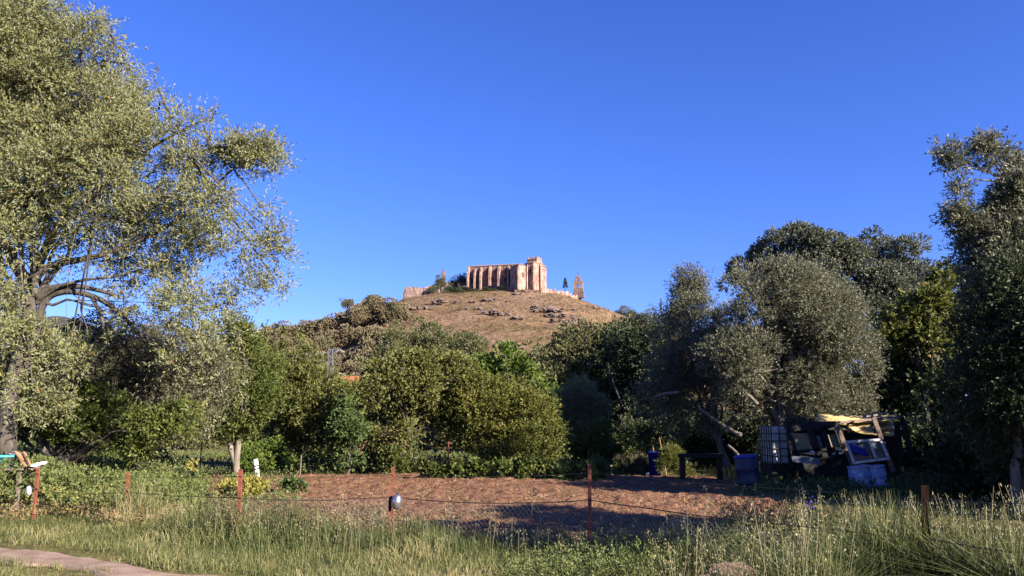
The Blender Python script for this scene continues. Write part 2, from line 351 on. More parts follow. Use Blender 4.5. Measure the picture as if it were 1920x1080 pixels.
# soil field and path sheets lying on the ground
def sheet(name, outline_px, mat, lift, rough_amp, n=90, edge=.12, clod=.02):
    """irregular sheet over the ground between near and far outlines (px, py pairs)"""
    near, far = outline_px
    a = np.array([G(*p) for p in near]); b = np.array([G(*p) for p in far])
    s = np.linspace(0, 1, n*2)
    def samp(pl):
        L = np.r_[0, np.cumsum(np.linalg.norm(np.diff(pl, axis=0), axis=1))]; L /= L[-1]
        return np.stack([np.interp(s, L, pl[:, 0]), np.interp(s, L, pl[:, 1])], 1)
    A, B = samp(a), samp(b)
    A[:, 1] += edge*fbm(A[:, 0]*2.1, A[:, 1]*.3, 3., 4); B[:, 1] += edge*fbm(B[:, 0]*1.3, B[:, 1]*.3, 8., 4)
    tt = np.linspace(0, 1, n)
    X = A[None, :, 0]*(1-tt[:, None])+B[None, :, 0]*tt[:, None]; Y = A[None, :, 1]*(1-tt[:, None])+B[None, :, 1]*tt[:, None]
    e = np.minimum(np.minimum(tt, 1-tt)[:, None]*12, np.minimum(s, 1-s)[None, :]*20); e = np.clip(e, 0, 1)
    Z = gz(X, Y)+lift+(clod*fbm(X*5, Y*5, 1., 3)+clod)*e-0.03*(1-e)
    V = np.stack([X.ravel(), Y.ravel(), Z.ravel()], 1); nx = n*2
    i = (np.arange(n-1)[:, None]*nx+np.arange(nx-1)[None, :]).ravel()
    return tag(link(name, mesh_np(name, V, np.stack([i, i+1, i+nx+1, i+nx], 1), mat, smooth=True)), kind="structure")
sheet("field", ([(560,962),(700,966),(1000,1028),(1250,1020),(1480,960)], [(300,894),(560,889),(800,887),(1100,890),(1480,900)]), M['soil'], .03, .02, n=170, clod=.045)
sheet("path", ([(-700,985),(-300,1010),(0,1050),(110,1062),(240,1082),(520,1130)], [(-700,960),(-300,990),(0,1024),(150,1036),(290,1058),(450,1080),(760,1125)]), M['path'], .025, .02, n=80, edge=.16, clod=.006)

# ------------------------------------------------------------ foliage
def unit(a): return a/(np.linalg.norm(a, axis=-1, keepdims=True)+1e-9)
def leaf_quads(base, d, side, L, W):
    """rhombic leaves: base (n,3), direction d, side vector; returns V,Q"""
    n = len(base); L = np.asarray(L)[:, None]; W = np.asarray(W)[:, None]
    mid = base+d*L*.45
    V = np.stack([base, mid+side*W*.5, base+d*L, mid-side*W*.5], 1).reshape(-1, 3)
    return V, np.arange(4*n).reshape(n, 4)
def sprigs(rs, C, D, slen, k, L, W, droop=0.0, spread=.9):
    """C centres (n,3), D outward directions; k leaves along each shoot"""
    n = len(C); slen = slen*rs.uniform(.6, 1.3, n)
    t = rs.rand(n, k)
    D = unit(D+np.array([0, 0, -droop]))
    base = C[:, None, :]+D[:, None, :]*(t*slen[:, None])[..., None]
    base = base+rs.normal(0, .05, base.shape)*slen[:, None, None]
    base[..., 2] -= droop*.35*(t**2)*slen[:, None]
    r = unit(rs.normal(0, 1, (n, k, 3)))
    ld = unit(D[:, None, :]*1.0+r*spread+np.array([0, 0, .12-droop*.3]))
    sd = unit(np.cross(ld, unit(rs.normal(0, 1, (n, k, 3)))))
    m = n*k
    v = np.clip(rs.beta(2, 2, (n, k))*.7+rs.rand(n, 1)*.3, 0, 1)
    v[rs.rand(n, k) < .004] = 1.0
    V, Q = leaf_quads(base.reshape(m, 3), ld.reshape(m, 3), sd.reshape(m, 3), L*rs.uniform(.6, 1.2, m), W*rs.uniform(.7, 1.2, m))
    return V, Q, v.ravel()
def clumps(rs, lobes, sub, subr=(.28, .5)):
    subr = (subr[0]*.75, subr[1]*1.12)
    """split lobes (x,y,z,rx,ry,rz) into clumps on and in their shells"""
    out = []
    tot = sum((l[3]*l[5])**1.0 for l in lobes)
    for (x, y, z, rx, ry, rz_) in lobes:
        n = max(3, int(sub*(rx*rz_)/tot))
        d = unit(rs.normal(0, 1, (n, 3))); rr = rs.uniform(.35, .95, n)**.6
        c = np.array([x, y, z])+d*np.array([rx, ry, rz_])*rr[:, None]*.82
        r = rs.uniform(*subr, n)*min(rx, rz_)
        out += [(c[i], r[i], np.array([x, y, z])) for i in range(n)]
    return out
def crown_mesh(name, rs, lobes, mat, nsprig, slen, k, L, W, sub=60, droop=0., subr=(.28, .5), fill=.12, up=.25, flat=.75):
    cl = clumps(rs, lobes, sub, subr)
    c = np.array([a[0] for a in cl]); r = np.array([a[1] for a in cl]); lc = np.array([a[2] for a in cl])
    p = r**2; p /= p.sum()
    idx = rs.choice(len(cl), nsprig, p=p)
    d = unit(rs.normal(0, 1, (nsprig, 3))+np.array([0, 0, up])+unit(c-lc)[idx]*.4)
    rr = 1-np.abs(rs.normal(0, fill, nsprig)); rr[rs.rand(nsprig) < .05] *= 1.2
    C = c[idx]+d*r[idx][:, None]*rr[:, None]*np.array([1, 1, flat])
    V, Q, v = sprigs(rs, C, d, slen, k, L, W, droop)
    cv = (rs.rand(len(cl))[idx]-.5)*.42; v = np.where(v < .97, np.clip(v+np.repeat(cv, k), 0, .96), v)
    return mesh_np(name, V, Q, mat, v), c, r
def limbs_mesh(name, rs, base, fork, r0, targets, mat, nb=14, twigs=60, bend=.25, lean=None):
    Vs, Fs, off = [], [], 0
    def add(pts, rad, n=7):
        nonlocal off
        V, F = tube(pts, rad, n); Vs.append(V); Fs.append(F+off); off += len(V)
    base = np.array(base, float); fork = np.array(fork, float)
    t = np.linspace(0, 1, 8)[:, None]
    pts = base*(1-t)+fork*t; pts[1:-1, :2] += rs.normal(0, r0*.25, (6, 2))
    rr = r0*(1.25-.5*t[:, 0]); rr[0] = r0*1.7; add(pts, rr, 10)
    order = rs.permutation(len(targets))[:nb]
    ends = []
    for i in order:
        q = np.array(targets[i], float); m = (fork+q)/2+rs.normal(0, bend, 3)*np.linalg.norm(q-fork)*.35
        m[2] += .12*np.linalg.norm(q-fork)
        t = np.linspace(0, 1, 9)[:, None]
        pts = (1-t)**2*(fork-np.array([0, 0, r0]))+2*t*(1-t)*m+t**2*q
        pts[1:-1] += rs.normal(0, .02, (7, 3))*np.linalg.norm(q-fork)
        add(pts, r0*(.55*(1-t[:, 0])**1.2+.07), 6); ends.append(pts)
    if ends:
        for j in range(twigs):
            e = ends[rs.randint(len(ends))]; s = e[rs.randint(3, 9)]
            q = np.array(targets[rs.randint(len(targets))], float)
            if np.linalg.norm(q-s) > 2.6*np.linalg.norm(np.array(targets).std(0)): continue
            t = np.linspace(0, 1, 5)[:, None]; m = (s+q)/2+rs.normal(0, .1, 3)*np.linalg.norm(q-s)
            add((1-t)**2*s+2*t*(1-t)*m+t**2*q, r0*(.14*(1-t[:, 0])+.03), 4)
    return mesh_np(name, np.concatenate(Vs), np.concatenate(Fs), mat, smooth=True)
def lob(px, py, r, d, ry=None, asp=1.0):
    p = P(px, py, d); R = r*d/FPX
    return (p[0], p[1], p[2], R*asp, (ry if ry else R), R)
SEED = [100]
def tree(name, label, cat, d, px, ybase, lobes_px, leaf, bark, ns, L, W, k=10, slen=.3, sub=70, droop=0., r0=.14, fork=None,
         group=None, nb=12, twigs=50, subr=(.28,.5), fill=.12, thick=None, up=.25, zbase=None, flat=.8, lean=0., wisps=None, wn=1500):
    SEED[0] += 1; rs = np.random.RandomState(SEED[0])
    b = P(px, ybase, d); b[2] = gz(b[0], b[1]) if zbase is None else zbase
    lobes = []
    for l in lobes_px:
        dd = d+(l[3] if len(l) > 3 else rs.uniform(-.6, .6)*l[2]*d/FPX)
        lobes.append(lob(l[0], l[1], l[2], dd, thick, l[4] if len(l) > 4 else 1.0))
    lobes = [(a-b[0], c-b[1], e-b[2], f, g, h) for a, c, e, f, g, h in lobes]
    root = empty(name, b, label, cat, group)
    me, c, r = crown_mesh("crown", rs, lobes, M[leaf], ns, slen, k, L, W, sub, droop, subr, fill, up, flat)
    link("crown", me, root)
    if wisps:
        wl = [lob(l[0], l[1], l[2], d+rs.uniform(-.3, .3), None, l[3] if len(l) > 3 else 1.0) for l in wisps]
        wl = [(a-b[0], c_-b[1], e-b[2], f, g, h) for a, c_, e, f, g, h in wl]
        m2, c2, r2 = crown_mesh("wispy_top", rs, wl, M[leaf], wn, slen*.9, k, L, W, 14*len(wl), droop, (.3, .7), .6, .3, .7)
        link("wispy_top", m2, root)
        lw = np.array([l[:3] for l in wl]); f0 = c[np.argsort(c[:, 2])[len(c)//2:]]
        for q in lw:
            mbw = MB()
            s_ = f0[np.argmin(np.linalg.norm(f0-q, axis=1)+rs.rand(len(f0))*.3)]; t = np.linspace(0, 1, 6)[:, None]; mid = (s_+q)/2+rs.normal(0, .08, 3)
            mbw.tube((1-t)**2*s_+2*t*(1-t)*mid+t**2*q, np.linspace(.03, .012, 6), 5)
            mbw.build("twig", M[bark], root, smooth=True)
    lc = np.array([l[:3] for l in lobes])
    if fork is None: f = np.array([lc[:, 0].mean()*.35+lean, lc[:, 1].mean()*.3, max(.5, lc[:, 2].min()*.7)])
    else: f = P(fork[0], fork[1], d)-b
    link("trunk", limbs_mesh("trunk", rs, (0, 0, -.15), f, r0, list(c), M[bark], nb, twigs), root)
    return root
# ------------------------------------------------------------ near trees
T1 = tree("olive_tree", "large silvery olive tree reaching out of the picture at the left, above the bean patch", "olive tree", 17.0, 2, 860,
    [(40,70,110),(135,110,80),(195,60,28),(160,30,40),(-60,150,190),(120,220,135),(225,235,85),(300,225,45),(20,330,120),(175,350,125),(295,320,90),(370,300,45),(400,400,85),(330,440,100),
     (215,470,90),(450,480,66),(400,570,85),(300,560,70),(470,545,50),(30,470,70,-1.2),(-80,420,120),(120,440,60),(490,390,20),(505,440,28),(15,640,45,-2.),(-30,560,70,-1.5),(110,690,40,-2.5),(30,740,38,-2.5),(250,600,45),(360,640,40),(400,665,38,-1),(412,722,30,-1),(385,765,26,-1),(335,690,38,-1),(60,330,100,1.5),(200,180,80,2.0)],
    'olive_leaf', 'bark', 33000, .088, .025, k=14, slen=.40, sub=380, r0=.07, fork=(62,565), nb=14, twigs=45, subr=(.22,.40), fill=.38, up=.35,
    wisps=[(350,232,22),(375,222,16),(400,214,9),(440,288,26,1.3),(475,285,28,1.3),(505,292,26,1.3),(460,275,24,1.4),(525,292,14,1.6),(490,312,16,1.4),(490,390,16),(505,432,22),(515,470,24),(520,530,18),(300,190,16),(290,150,10),(240,120,12),(205,55,12),(225,90,14),(30,620,30),(95,660,34),(20,700,30),(60,730,28),(110,750,26),(10,560,30),(140,680,26),(70,790,20)], wn=2700)
rs = np.random.RandomState(5)
# its main limbs, as the photograph shows them
mb = MB()
def pxtube(mb, pts, rpx, d, dd=0, n=8):
    q = np.array([P(a, b, d+dd*(i/len(pts))) for i, (a, b) in enumerate(pts)])
    t = np.linspace(0, len(q)-1, len(q)*3); q2 = np.stack([np.interp(t, np.arange(len(q)), q[:, j]) for j in range(3)], 1)
    k = np.ones(3)/3
    for j in range(3): q2[1:-1, j] = np.convolve(q2[:, j], k, 'same')[1:-1]
    mb.tube(q2, np.linspace(rpx[0], rpx[1], len(q2))*d/FPX, n)
b0 = np.array(T1.location)
for pts, r in [([(10,860),(12,790),(25,720),(40,660),(52,600),(60,560),(62,520),(85,470),(110,420),(150,330)], (20,4)), ([(36,720),(62,650),(72,600),(80,570),(95,552),(130,545),(170,553),(205,570),(240,602),(275,640)], (9,3.5)),
               ([(70,560),(90,540),(140,535),(190,545),(222,556)], (8,3)), ([(62,530),(85,500),(130,490),(190,480),(250,455),(310,430)], (8,3)),
               ([(60,540),(30,500),(10,455),(-30,420)], (12,6)), ([(110,420),(180,370),(240,300),(330,250),(400,215)], (6,1.5)), ([(250,455),(360,400),(420,330),(470,290)], (4,1.5)), ([(150,330),(160,200),(150,80)], (7,2)),
               ([(170,553),(190,590),(198,640)], (4,2)), ([(160,545),(150,580),(165,620)], (2.5,1))]:
    pxtube(mb, pts, r, 17.0)
mb.V = [(x-b0[0], y-b0[1], z-b0[2]) for x, y, z in mb.V]
mb.build("limb", M['bark'], T1, smooth=True)

tree("olive_tree", "brown-tinged olive tree hanging low behind the large silvery olive, its right edge sunlit", "olive tree", 20.0, 250, 870,
    [(210,660,90),(310,680,95),(150,720,90),(250,760,85),(370,700,65),(400,640,40),(350,780,55),(120,640,40),(420,740,35),(180,800,50)],
    'olive_leaf_brown', 'bark', 8000, .09, .028, k=12, slen=.35, sub=170, droop=.9, r0=.08, nb=12, twigs=80, fill=.2)
tree("orange_tree", "glossy green tree by the wooden board, under the large olive at the left", "tree", 18.4, 90, 868,
    [(60,770,45),(140,780,48),(20,740,50),(210,790,45),(90,740,40),(270,800,42),(-40,770,60),(320,790,36),(100,820,30),(200,830,26),(340,820,24),(240,840,18)],
    'leaf_green', 'bark', 4600, .09, .045, k=10, sub=110, r0=.12, subr=(.25,.45), fill=.2)
tree("fruit_tree", "bright green tree with a pale forked trunk, left of the leaning white tube", "tree", 24.8, 442, 890,
    [(440,760,60),(400,720,50),(460,690,55),(420,640,50),(480,740,40),(380,770,38),(500,690,30),(440,790,30),(360,740,35)],
    'leaf_green', 'bark_pale', 4800, .10, .045, k=10, sub=110, r0=.045, fork=(440,845), nb=2, twigs=40, fill=.2)
# forked trunk of that tree
ft = SC.objects["fruit_tree"]; b0 = np.array(ft.location); mb = MB()
for pts, r in [([(444,892),(442,870),(447,830),(452,780),(458,720)], (7,4)), ([(442,872),(434,845),(428,815),(415,780),(400,740)], (6,3))]: pxtube(mb, pts, r, 24.8)
mb.V = [(x-b0[0], y-b0[1], z-b0[2]) for x, y, z in mb.V]; mb.build("trunk_fork", M['bark_pale'], ft, smooth=True)
tree("pear_tree", "rounded mid-green tree left of the lattice pole, behind the white tube", "tree", 29, 560, 868,
    [(560,740,65),(520,700,50),(585,745,42),(570,690,38),(530,790,55),(590,800,50),(635,795,35),(500,640,22),(545,640,28),(490,760,40)],
    'leaf_fig', 'bark', 4600, .12, .055, k=10, sub=110, r0=.14, fill=.22)
tree("slim_tree", "slender bluish-green young tree standing alone before the orange-tinted shrubs", "tree", 25.5, 655, 868,
    [(655,795,24),(650,765,17),(648,830,24),(660,855,18),(668,815,18),(640,820,16),(652,748,9)],
    'leaf_blue', 'bark', 1500, .09, .05, k=9, sub=40, r0=.05, slen=.25)
tree("pomegranate_tree", "orange-tinted bushy tree below the far tiled roof, left of the slender young tree", "tree", 31, 660, 862,
    [(650,750,42),(610,790,40),(690,760,38),(600,830,35),(650,738,20),(700,800,30),(670,830,40)],
    'leaf_gold', 'bark', 2800, .10, .045, k=10, sub=80, r0=.08, fill=.22)
tree("fig_tree", "broad tree with grey bare twigs low in its crown, left of the golden-green shrub", "tree", 27, 775, 870,
    [(770,720,60),(730,740,48),(820,710,50),(760,680,32),(740,690,28),(800,780,55),(850,750,42),(730,800,32),(840,810,38),(770,815,40),(715,770,28),(865,700,30)],
    'leaf_fig', 'bark_pale', 4100, .12, .06, k=9, sub=60, r0=.09, nb=24, twigs=180, fill=.3, subr=(.32,.6),
    wisps=[(700,690,14),(745,668,12),(800,672,12),(850,690,14),(880,720,14),(700,790,16),(860,830,16),(725,840,16)], wn=330)
tree("pomegranate_tree", "dense golden-green shrub-like tree, widest of the row, left of the small grey olive", "tree", 26.5, 930, 872,
    [(930,780,60),(890,760,42),(980,790,52),(1010,830,45),(950,735,40),(900,735,28),(960,840,48),(1030,800,30),(900,800,30),(990,860,30),(925,860,28),(880,720,18)],
    'leaf_gold', 'bark', 6200, .09, .042, k=10, sub=60, r0=.09, fill=.24, subr=(.34,.62),
    wisps=[(870,742,12),(905,712,12),(950,700,10),(1005,760,14),(1045,815,14),(1035,850,14),(865,800,14),(985,745,10)], wn=420)
tree("walnut_tree", "bright yellow-green leafy tree top rising behind the golden-green shrub", "tree", 32, 955, 862,
    [(945,690,34),(915,710,40),(975,720,40),(1000,750,42),(955,668,20),(890,735,34),(1025,770,26),(940,750,40)],
    'leaf_bright', 'bark', 2500, .17, .09, k=8, sub=70, r0=.14, fill=.25)
tree("olive_tree", "small pale grey olive tree standing alone right of the golden-green shrub", "olive tree", 29.5, 1090, 865,
    [(1090,745,32),(1070,760,28),(1110,765,28),(1085,725,18),(1100,790,28),(1065,790,22),(1120,735,12)],
    'olive_leaf', 'bark_pale', 2600, .085, .022, k=12, sub=60, r0=.08, slen=.3, fill=.25)
tree("bush", "low green bush at the foot of the small pale grey olive", "bush", 28, 1110, 868,
    [(1110,825,30),(1080,840,26),(1140,835,22),(1125,800,16)], 'leaf_green', 'bark', 900, .10, .05, k=9, sub=30, r0=.04)
# dark mass in the middle and the olives on the right
tree("holm_oak", "dark holm oak in shade behind the small pale grey olive", "tree", 40, 1120, 850,
    [(1100,700,70),(1050,730,50),(1160,660,60),(1120,780,60),(1040,680,40),(1180,740,70),(1080,640,34),(1130,630,30),(1010,660,30)],
    'leaf_mid', 'bark', 5200, .17, .09, k=10, slen=.45, sub=130, r0=.28, fill=.18)
tree("holm_oak", "dark blue-green oak left of the tall twin olive, rising to the skyline", "tree", 37.5, 1225, 850,
    [(1220,660,60),(1180,640,44),(1250,620,45),(1215,610,30),(1210,740,70),(1250,800,60),(1170,800,50),(1150,690,40)],
    'leaf_dark', 'bark', 6500, .13, .07, k=10, slen=.45, sub=120, r0=.28, fill=.18)
tree("olive_tree", "tall narrow olive tree with two wispy tops, left of the broad grey olive", "olive tree", 27, 1370, 872,
    [(1320,562,28),(1280,570,28),(1300,610,52),(1350,620,45),(1320,670,60),(1260,690,40),(1370,690,60),(1300,740,55),(1240,740,40),(1235,660,34),(1200,720,34),(1250,600,24),(1380,650,34),(1390,740,40),(1280,780,40),(1330,790,30),(1215,770,22)],
    'olive_leaf_grey', 'bark_pale', 9500, .09, .027, k=12, sub=90, r0=.12, slen=.34, fill=.22, twigs=90,
    wisps=[(1275,512,14),(1290,520,20),(1280,540,20),(1310,530,14),(1325,520,8),(1300,548,22),(1270,560,16),(1335,565,14)], wn=750)
tree("olive_tree", "broad grey-green olive tree right behind the collapsed greenhouse", "olive tree", 24.5, 1450, 880,
    [(1480,560,60),(1430,540,42),(1520,550,48),(1420,600,50),(1560,610,62),(1480,650,80),(1400,680,60),(1570,690,66),(1520,740,66),(1450,730,60),(1590,660,44),(1390,750,46),(1580,760,36),(1430,510,26),(1470,515,30),(1560,560,30),(1380,620,36),(1600,590,28)],
    'olive_leaf_grey', 'bark_pale', 18500, .092, .028, k=12, sub=150, r0=.22, slen=.36, fill=.26, twigs=120, nb=20, subr=(.34,.58),
    wisps=[(1440,498,16),(1475,492,12),(1525,518,15),(1560,540,12),(1600,575,16),(1632,645,15),(1408,548,14),(1370,590,14),(1640,695,14),(1372,690,16),(1560,790,22),(1610,770,18),(1500,800,20),(1390,530,12)], wn=1700)
tree("holm_oak", "rounded blue-grey holm oak on the skyline behind the broad olive", "tree", 36, 1480, 850,
    [(1500,470,48),(1440,490,44),(1560,480,44),(1400,510,30),(1520,530,60),(1590,500,40),(1460,450,24),(1510,445,20),(1380,530,20)],
    'leaf_holm', 'bark', 9500, .10, .058, k=10, slen=.26, sub=45, r0=.3, fill=.1, subr=(.36,.58))
tree("holm_oak", "rounded blue-grey holm oak with a peaked top, right of the skyline one", "tree", 36.5, 1690, 850,
    [(1660,490,50),(1700,460,28),(1720,490,34),(1640,470,30),(1620,520,55),(1700,540,60),(1660,570,66),(1600,560,40),(1740,520,28)],
    'leaf_holm', 'bark', 9500, .10, .058, k=10, slen=.26, sub=45, r0=.3, fill=.1, subr=(.36,.58))
tree("fruit_tree", "yellow-green leafy tree between the broad grey olive and the tall dark olive", "tree", 29, 1740, 870,
    [(1775,540,34),(1735,570,38),(1700,600,30),(1790,600,40),(1680,640,34),(1745,640,34),(1780,515,20)],
    'leaf_gold', 'bark', 1900, .15, .08, k=9, sub=150, r0=.15, fill=.2)
tree("olive_tree", "tall olive tree at the right edge, its wispy grey sunlit tops against the sky", "olive tree", 17.0, 1925, 900,
    [(1915,335,26),(1855,445,40),(1930,410,55),(1885,490,70),(1975,470,90),(1800,480,24),(1850,540,50)],
    'olive_leaf_grey', 'bark_pale', 8500, .10, .029, k=12, sub=160, r0=.09, slen=.34, fill=.3, twigs=60, nb=14, fork=(1915,700),
    wisps=[(1775,288,15),(1790,308,17),(1815,300,10),(1850,278,20),(1880,288,16),(1868,300,12),(1803,355,14),(1825,335,7),(1905,315,18),(1910,350,24),(1795,408,18),(1815,425,18),(1885,395,26)], wn=1900)
tree("shade_dark_crown", "tall dense dark green tree at the right edge, in front of the wispy olive's trunk", "tree", 15.6, 1895, 900,
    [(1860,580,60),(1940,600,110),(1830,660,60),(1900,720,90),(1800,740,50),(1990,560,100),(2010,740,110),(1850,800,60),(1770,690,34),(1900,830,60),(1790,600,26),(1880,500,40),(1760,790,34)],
    'leaf_dark', 'bark_pale', 13000, .075, .032, k=11, sub=330, r0=.09, slen=.28, fill=.25, twigs=80, nb=14, fork=(1905,800), subr=(.22,.42))  # olive's shaded lower crown as its own tree, shade carried by dark leaves
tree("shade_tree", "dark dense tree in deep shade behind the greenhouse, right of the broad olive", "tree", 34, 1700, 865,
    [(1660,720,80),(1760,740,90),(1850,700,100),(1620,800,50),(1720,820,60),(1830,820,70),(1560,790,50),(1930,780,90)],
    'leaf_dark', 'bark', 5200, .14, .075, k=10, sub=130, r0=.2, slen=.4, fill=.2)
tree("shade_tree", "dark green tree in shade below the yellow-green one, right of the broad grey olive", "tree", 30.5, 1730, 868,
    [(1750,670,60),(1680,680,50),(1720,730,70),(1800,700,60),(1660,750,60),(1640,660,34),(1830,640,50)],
    'leaf_dark', 'bark', 4200, .14, .075, k=9, sub=120, r0=.15, fill=.2)  # lower lobes of the yellow-green tree, shade put into the leaf colour
# trees beyond the right edge whose shade falls into the picture
for i, (px, d, top) in enumerate([(2620,24,350),(2600,28,340),(2450,31,430)]):
    R = 170*20/d*.9
    tree("tall_tree", ["tall olive just past the right edge, beside the dark olive", "tall broad tree past the right edge, second row from the path",
         "tall tree past the right edge, level with the greenhouse back"][i],
         "tree", d, px, 900, [(px, top+R, R), (px-R*.6, top+R*1.8, R), (px+R*.7, top+R*1.8, R), (px, 790-R*.6, R*1.1), (px-R*.8, 790-R*.4, R*.8)],
         'leaf_dark', 'bark', 2600, .22, .13, k=12, sub=70, r0=.25, slen=.5, fill=.2, twigs=10)

tree("roadside_tree", "spreading tree past the right edge beside the camera, shading the soil", "tree", 6.6, 3400, 1100, [(3380,25,300),(3050,90,270),(3700,60,290),(3350,210,270),(3950,80,250),(3620,200,260)], 'leaf_dark', 'bark', 4800, .13, .07, k=12, sub=60, r0=.18, slen=.4, fill=.2, twigs=10)
tree("roadside_tree", "dense tree just past the right edge shading the tall dark olive", "tree", 15.6, 2480, 950, [(2480,580,190),(2620,600,190),(2400,650,150),(2500,720,160)], 'leaf_dark', 'bark', 3200, .16, .09, k=12, sub=60, r0=.25, slen=.5, fill=.2, twigs=10)
# ------------------------------------------------------------ middle trees: a few kinds, copied
def proto(name, kind, leaf, seed, R, L, W, ns, tall=1.0):
    rs = np.random.RandomState(seed)
    lobes = [(rs.uniform(-.5, .5)*R, rs.uniform(-.5, .5)*R, R*tall*rs.uniform(.5, 1.5), R*.5, R*.5, R*.5*tall) for _ in range(9)]+[(0, 0, R*.8*tall, R*.75, R*.75, R*.8*tall)]
    me, c, r = crown_mesh("crown", rs, lobes, M[leaf], ns, R*.09, 8, L, W, 60, 0, (.32, .55), .12, .3, .8)
    tm = limbs_mesh("trunk", rs, (0, 0, -.5), (0, 0, R*.45), R*.05, list(c), M['bark'], 6, 6)
    return me, tm
PRO = {}
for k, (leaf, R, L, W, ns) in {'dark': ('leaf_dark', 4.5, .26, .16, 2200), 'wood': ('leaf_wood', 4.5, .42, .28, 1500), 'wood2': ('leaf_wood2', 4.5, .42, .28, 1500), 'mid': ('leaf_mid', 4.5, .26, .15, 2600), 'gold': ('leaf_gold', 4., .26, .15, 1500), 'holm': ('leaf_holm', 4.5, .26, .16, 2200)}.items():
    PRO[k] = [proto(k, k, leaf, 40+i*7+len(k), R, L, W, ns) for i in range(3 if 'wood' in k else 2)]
rs = np.random.RandomState(21)
def place(kind, px, pytop, d, size, label, cat, group, zg=None, tall=1.0, name=None):
    """size = crown diameter in metres; top of crown at (px, pytop)"""
    p = P(px, pytop, d); me, tm = PRO[kind][rs.randint(len(PRO[kind]))]
    s = size/9.0
    h = 9.3*s*tall
    z = p[2]-h
    root = empty(name or "hillside_tree", (p[0], p[1], z), label, cat, group)
    root.scale = (s, s, s*tall); root.rotation_euler = (0, 0, rs.uniform(0, 6.28))
    link("crown", me, root)
    if zg is None or True:
        t = link("trunk", tm, root)
    return root
wood = []
# (px, top py, distance, size, kind)
for px in range(470, 765, 17):
    top = np.interp(px, [470,500,545,600,650,700,730,770], [625,606,600,592,576,552,552,575])
    wood.append((px+rs.uniform(-6, 6), top+rs.uniform(-3, 6), 390-(px-470)*.02, rs.uniform(10, 15), 'wood'))
for row, (dy, d, sz) in enumerate([(28, 340, 10), (56, 300, 9.5), (84, 265, 9), (112, 235, 8.5), (140, 205, 8)]):
    for px in range(465+row*9, 790, 23):
        top = np.interp(px, [470,500,545,600,650,700,730,790], [625,610,600,594,584,570,572,590])+dy
        wood.append((px+rs.uniform(-9, 9), top+rs.uniform(-8, 8), d+rs.uniform(-10, 10), sz*rs.uniform(1.0, 1.55), 'wood' if rs.rand() < (.75 if row < 2 else .4) else 'wood2'))
ORD = ["leftmost","second","third","fourth","fifth","sixth","seventh","eighth","ninth","tenth","eleventh","twelfth","thirteenth","fourteenth","fifteenth","sixteenth","seventeenth","eighteenth","nineteenth","twentieth","twenty-first","twenty-second"]
rowc = {}
for (px, top, d, sz, k) in wood:
    rw = 0 if d > 370 else 1+int(np.argmin(np.abs(np.array([340, 300, 265, 235, 205])-d))); j = rowc.get(rw, 0); rowc[rw] = j+1
    rn = ["skyline row", "second row", "third row", "fourth row", "fifth row", "lowest row"][rw]
    place(k, px, top, d, sz, "%s tree, %s from left, %s of hillside wood" % (("paler" if k == 'wood' else "greener"), ORD[j], rn), "tree", "brown-green trees of the wood on the hill's left flank", tall=rs.uniform(.9, 1.25))
place('wood2', 652, 556, 400, 7, "lone dark tree standing up on the skyline left of the bare hill", "tree", None)
place('wood2', 700, 546, 392, 13, "largest crown on the skyline where the wood meets the bare hillside", "tree", None)
place('wood2', 738, 560, 370, 10, "last tree of the wood, touching the bare hillside", "tree", None)
place('wood', 668, 566, 380, 12, "brown crown between the lone dark tree and the largest crown on the skyline", "tree", None)
mids = [(745,612,120,9,'mid'),(790,596,125,9.5,'mid'),(835,604,120,8,'mid'),(870,610,115,7.5,'mid'),(905,632,105,8,'mid'),(940,640,100,7,'mid'),(765,650,85,8,'mid'),(830,650,80,8,'mid'),(890,662,75,7,'mid'),(720,660,80,6,'wood2'),
        (700,700,60,6,'mid'),(745,700,55,5,'holm'),(860,640,100,7,'gold'),(800,660,62,6,'mid'),(980,668,80,7,'mid'),(1010,650,82,7,'mid'),(1045,630,84,7.5,'mid'),(1085,618,80,7,'mid'),(1120,608,78,7,'mid'),(1155,606,76,7,'mid'),(1190,600,74,6.5,'dark'),
        (655,715,70,6,'wood2'),(600,722,75,6,'wood2'),(560,680,80,7,'mid'),(500,680,80,8,'wood2'),(450,690,80,8,'mid'),(530,640,120,10,'wood2'),(490,650,130,11,'mid'),(1180,568,475,16,'holm'),(1208,575,472,14,'holm'),(1160,574,478,10,'holm'),(1232,592,460,15,'holm')]
ml = {'mid': "olive-green tree between the gardens and the hill", 'holm': "bluish dark tree in the belt at the foot of the hill", 'dark': "dark green tree in the belt right of the bare hill", 'wood2': "brownish tree in the belt at the foot of the wood", 'gold': "yellowish tree in the belt below the bare hill"}
mc = {}
for (px, top, d, sz, k) in sorted(mids):
    j = mc.get(k, 0); mc[k] = j+1
    place(k, px, top, d, sz, ml[k]+(", %s from the left" % ORD[j] if j else ", leftmost of its kind"), "tree", {'mid': "olive-green trees below the hill", 'dark': None, 'holm': "bluish trees below the hill", 'wood2': "brownish trees below the wood", 'gold': None}[k], name="valley_tree", tall=1.1)
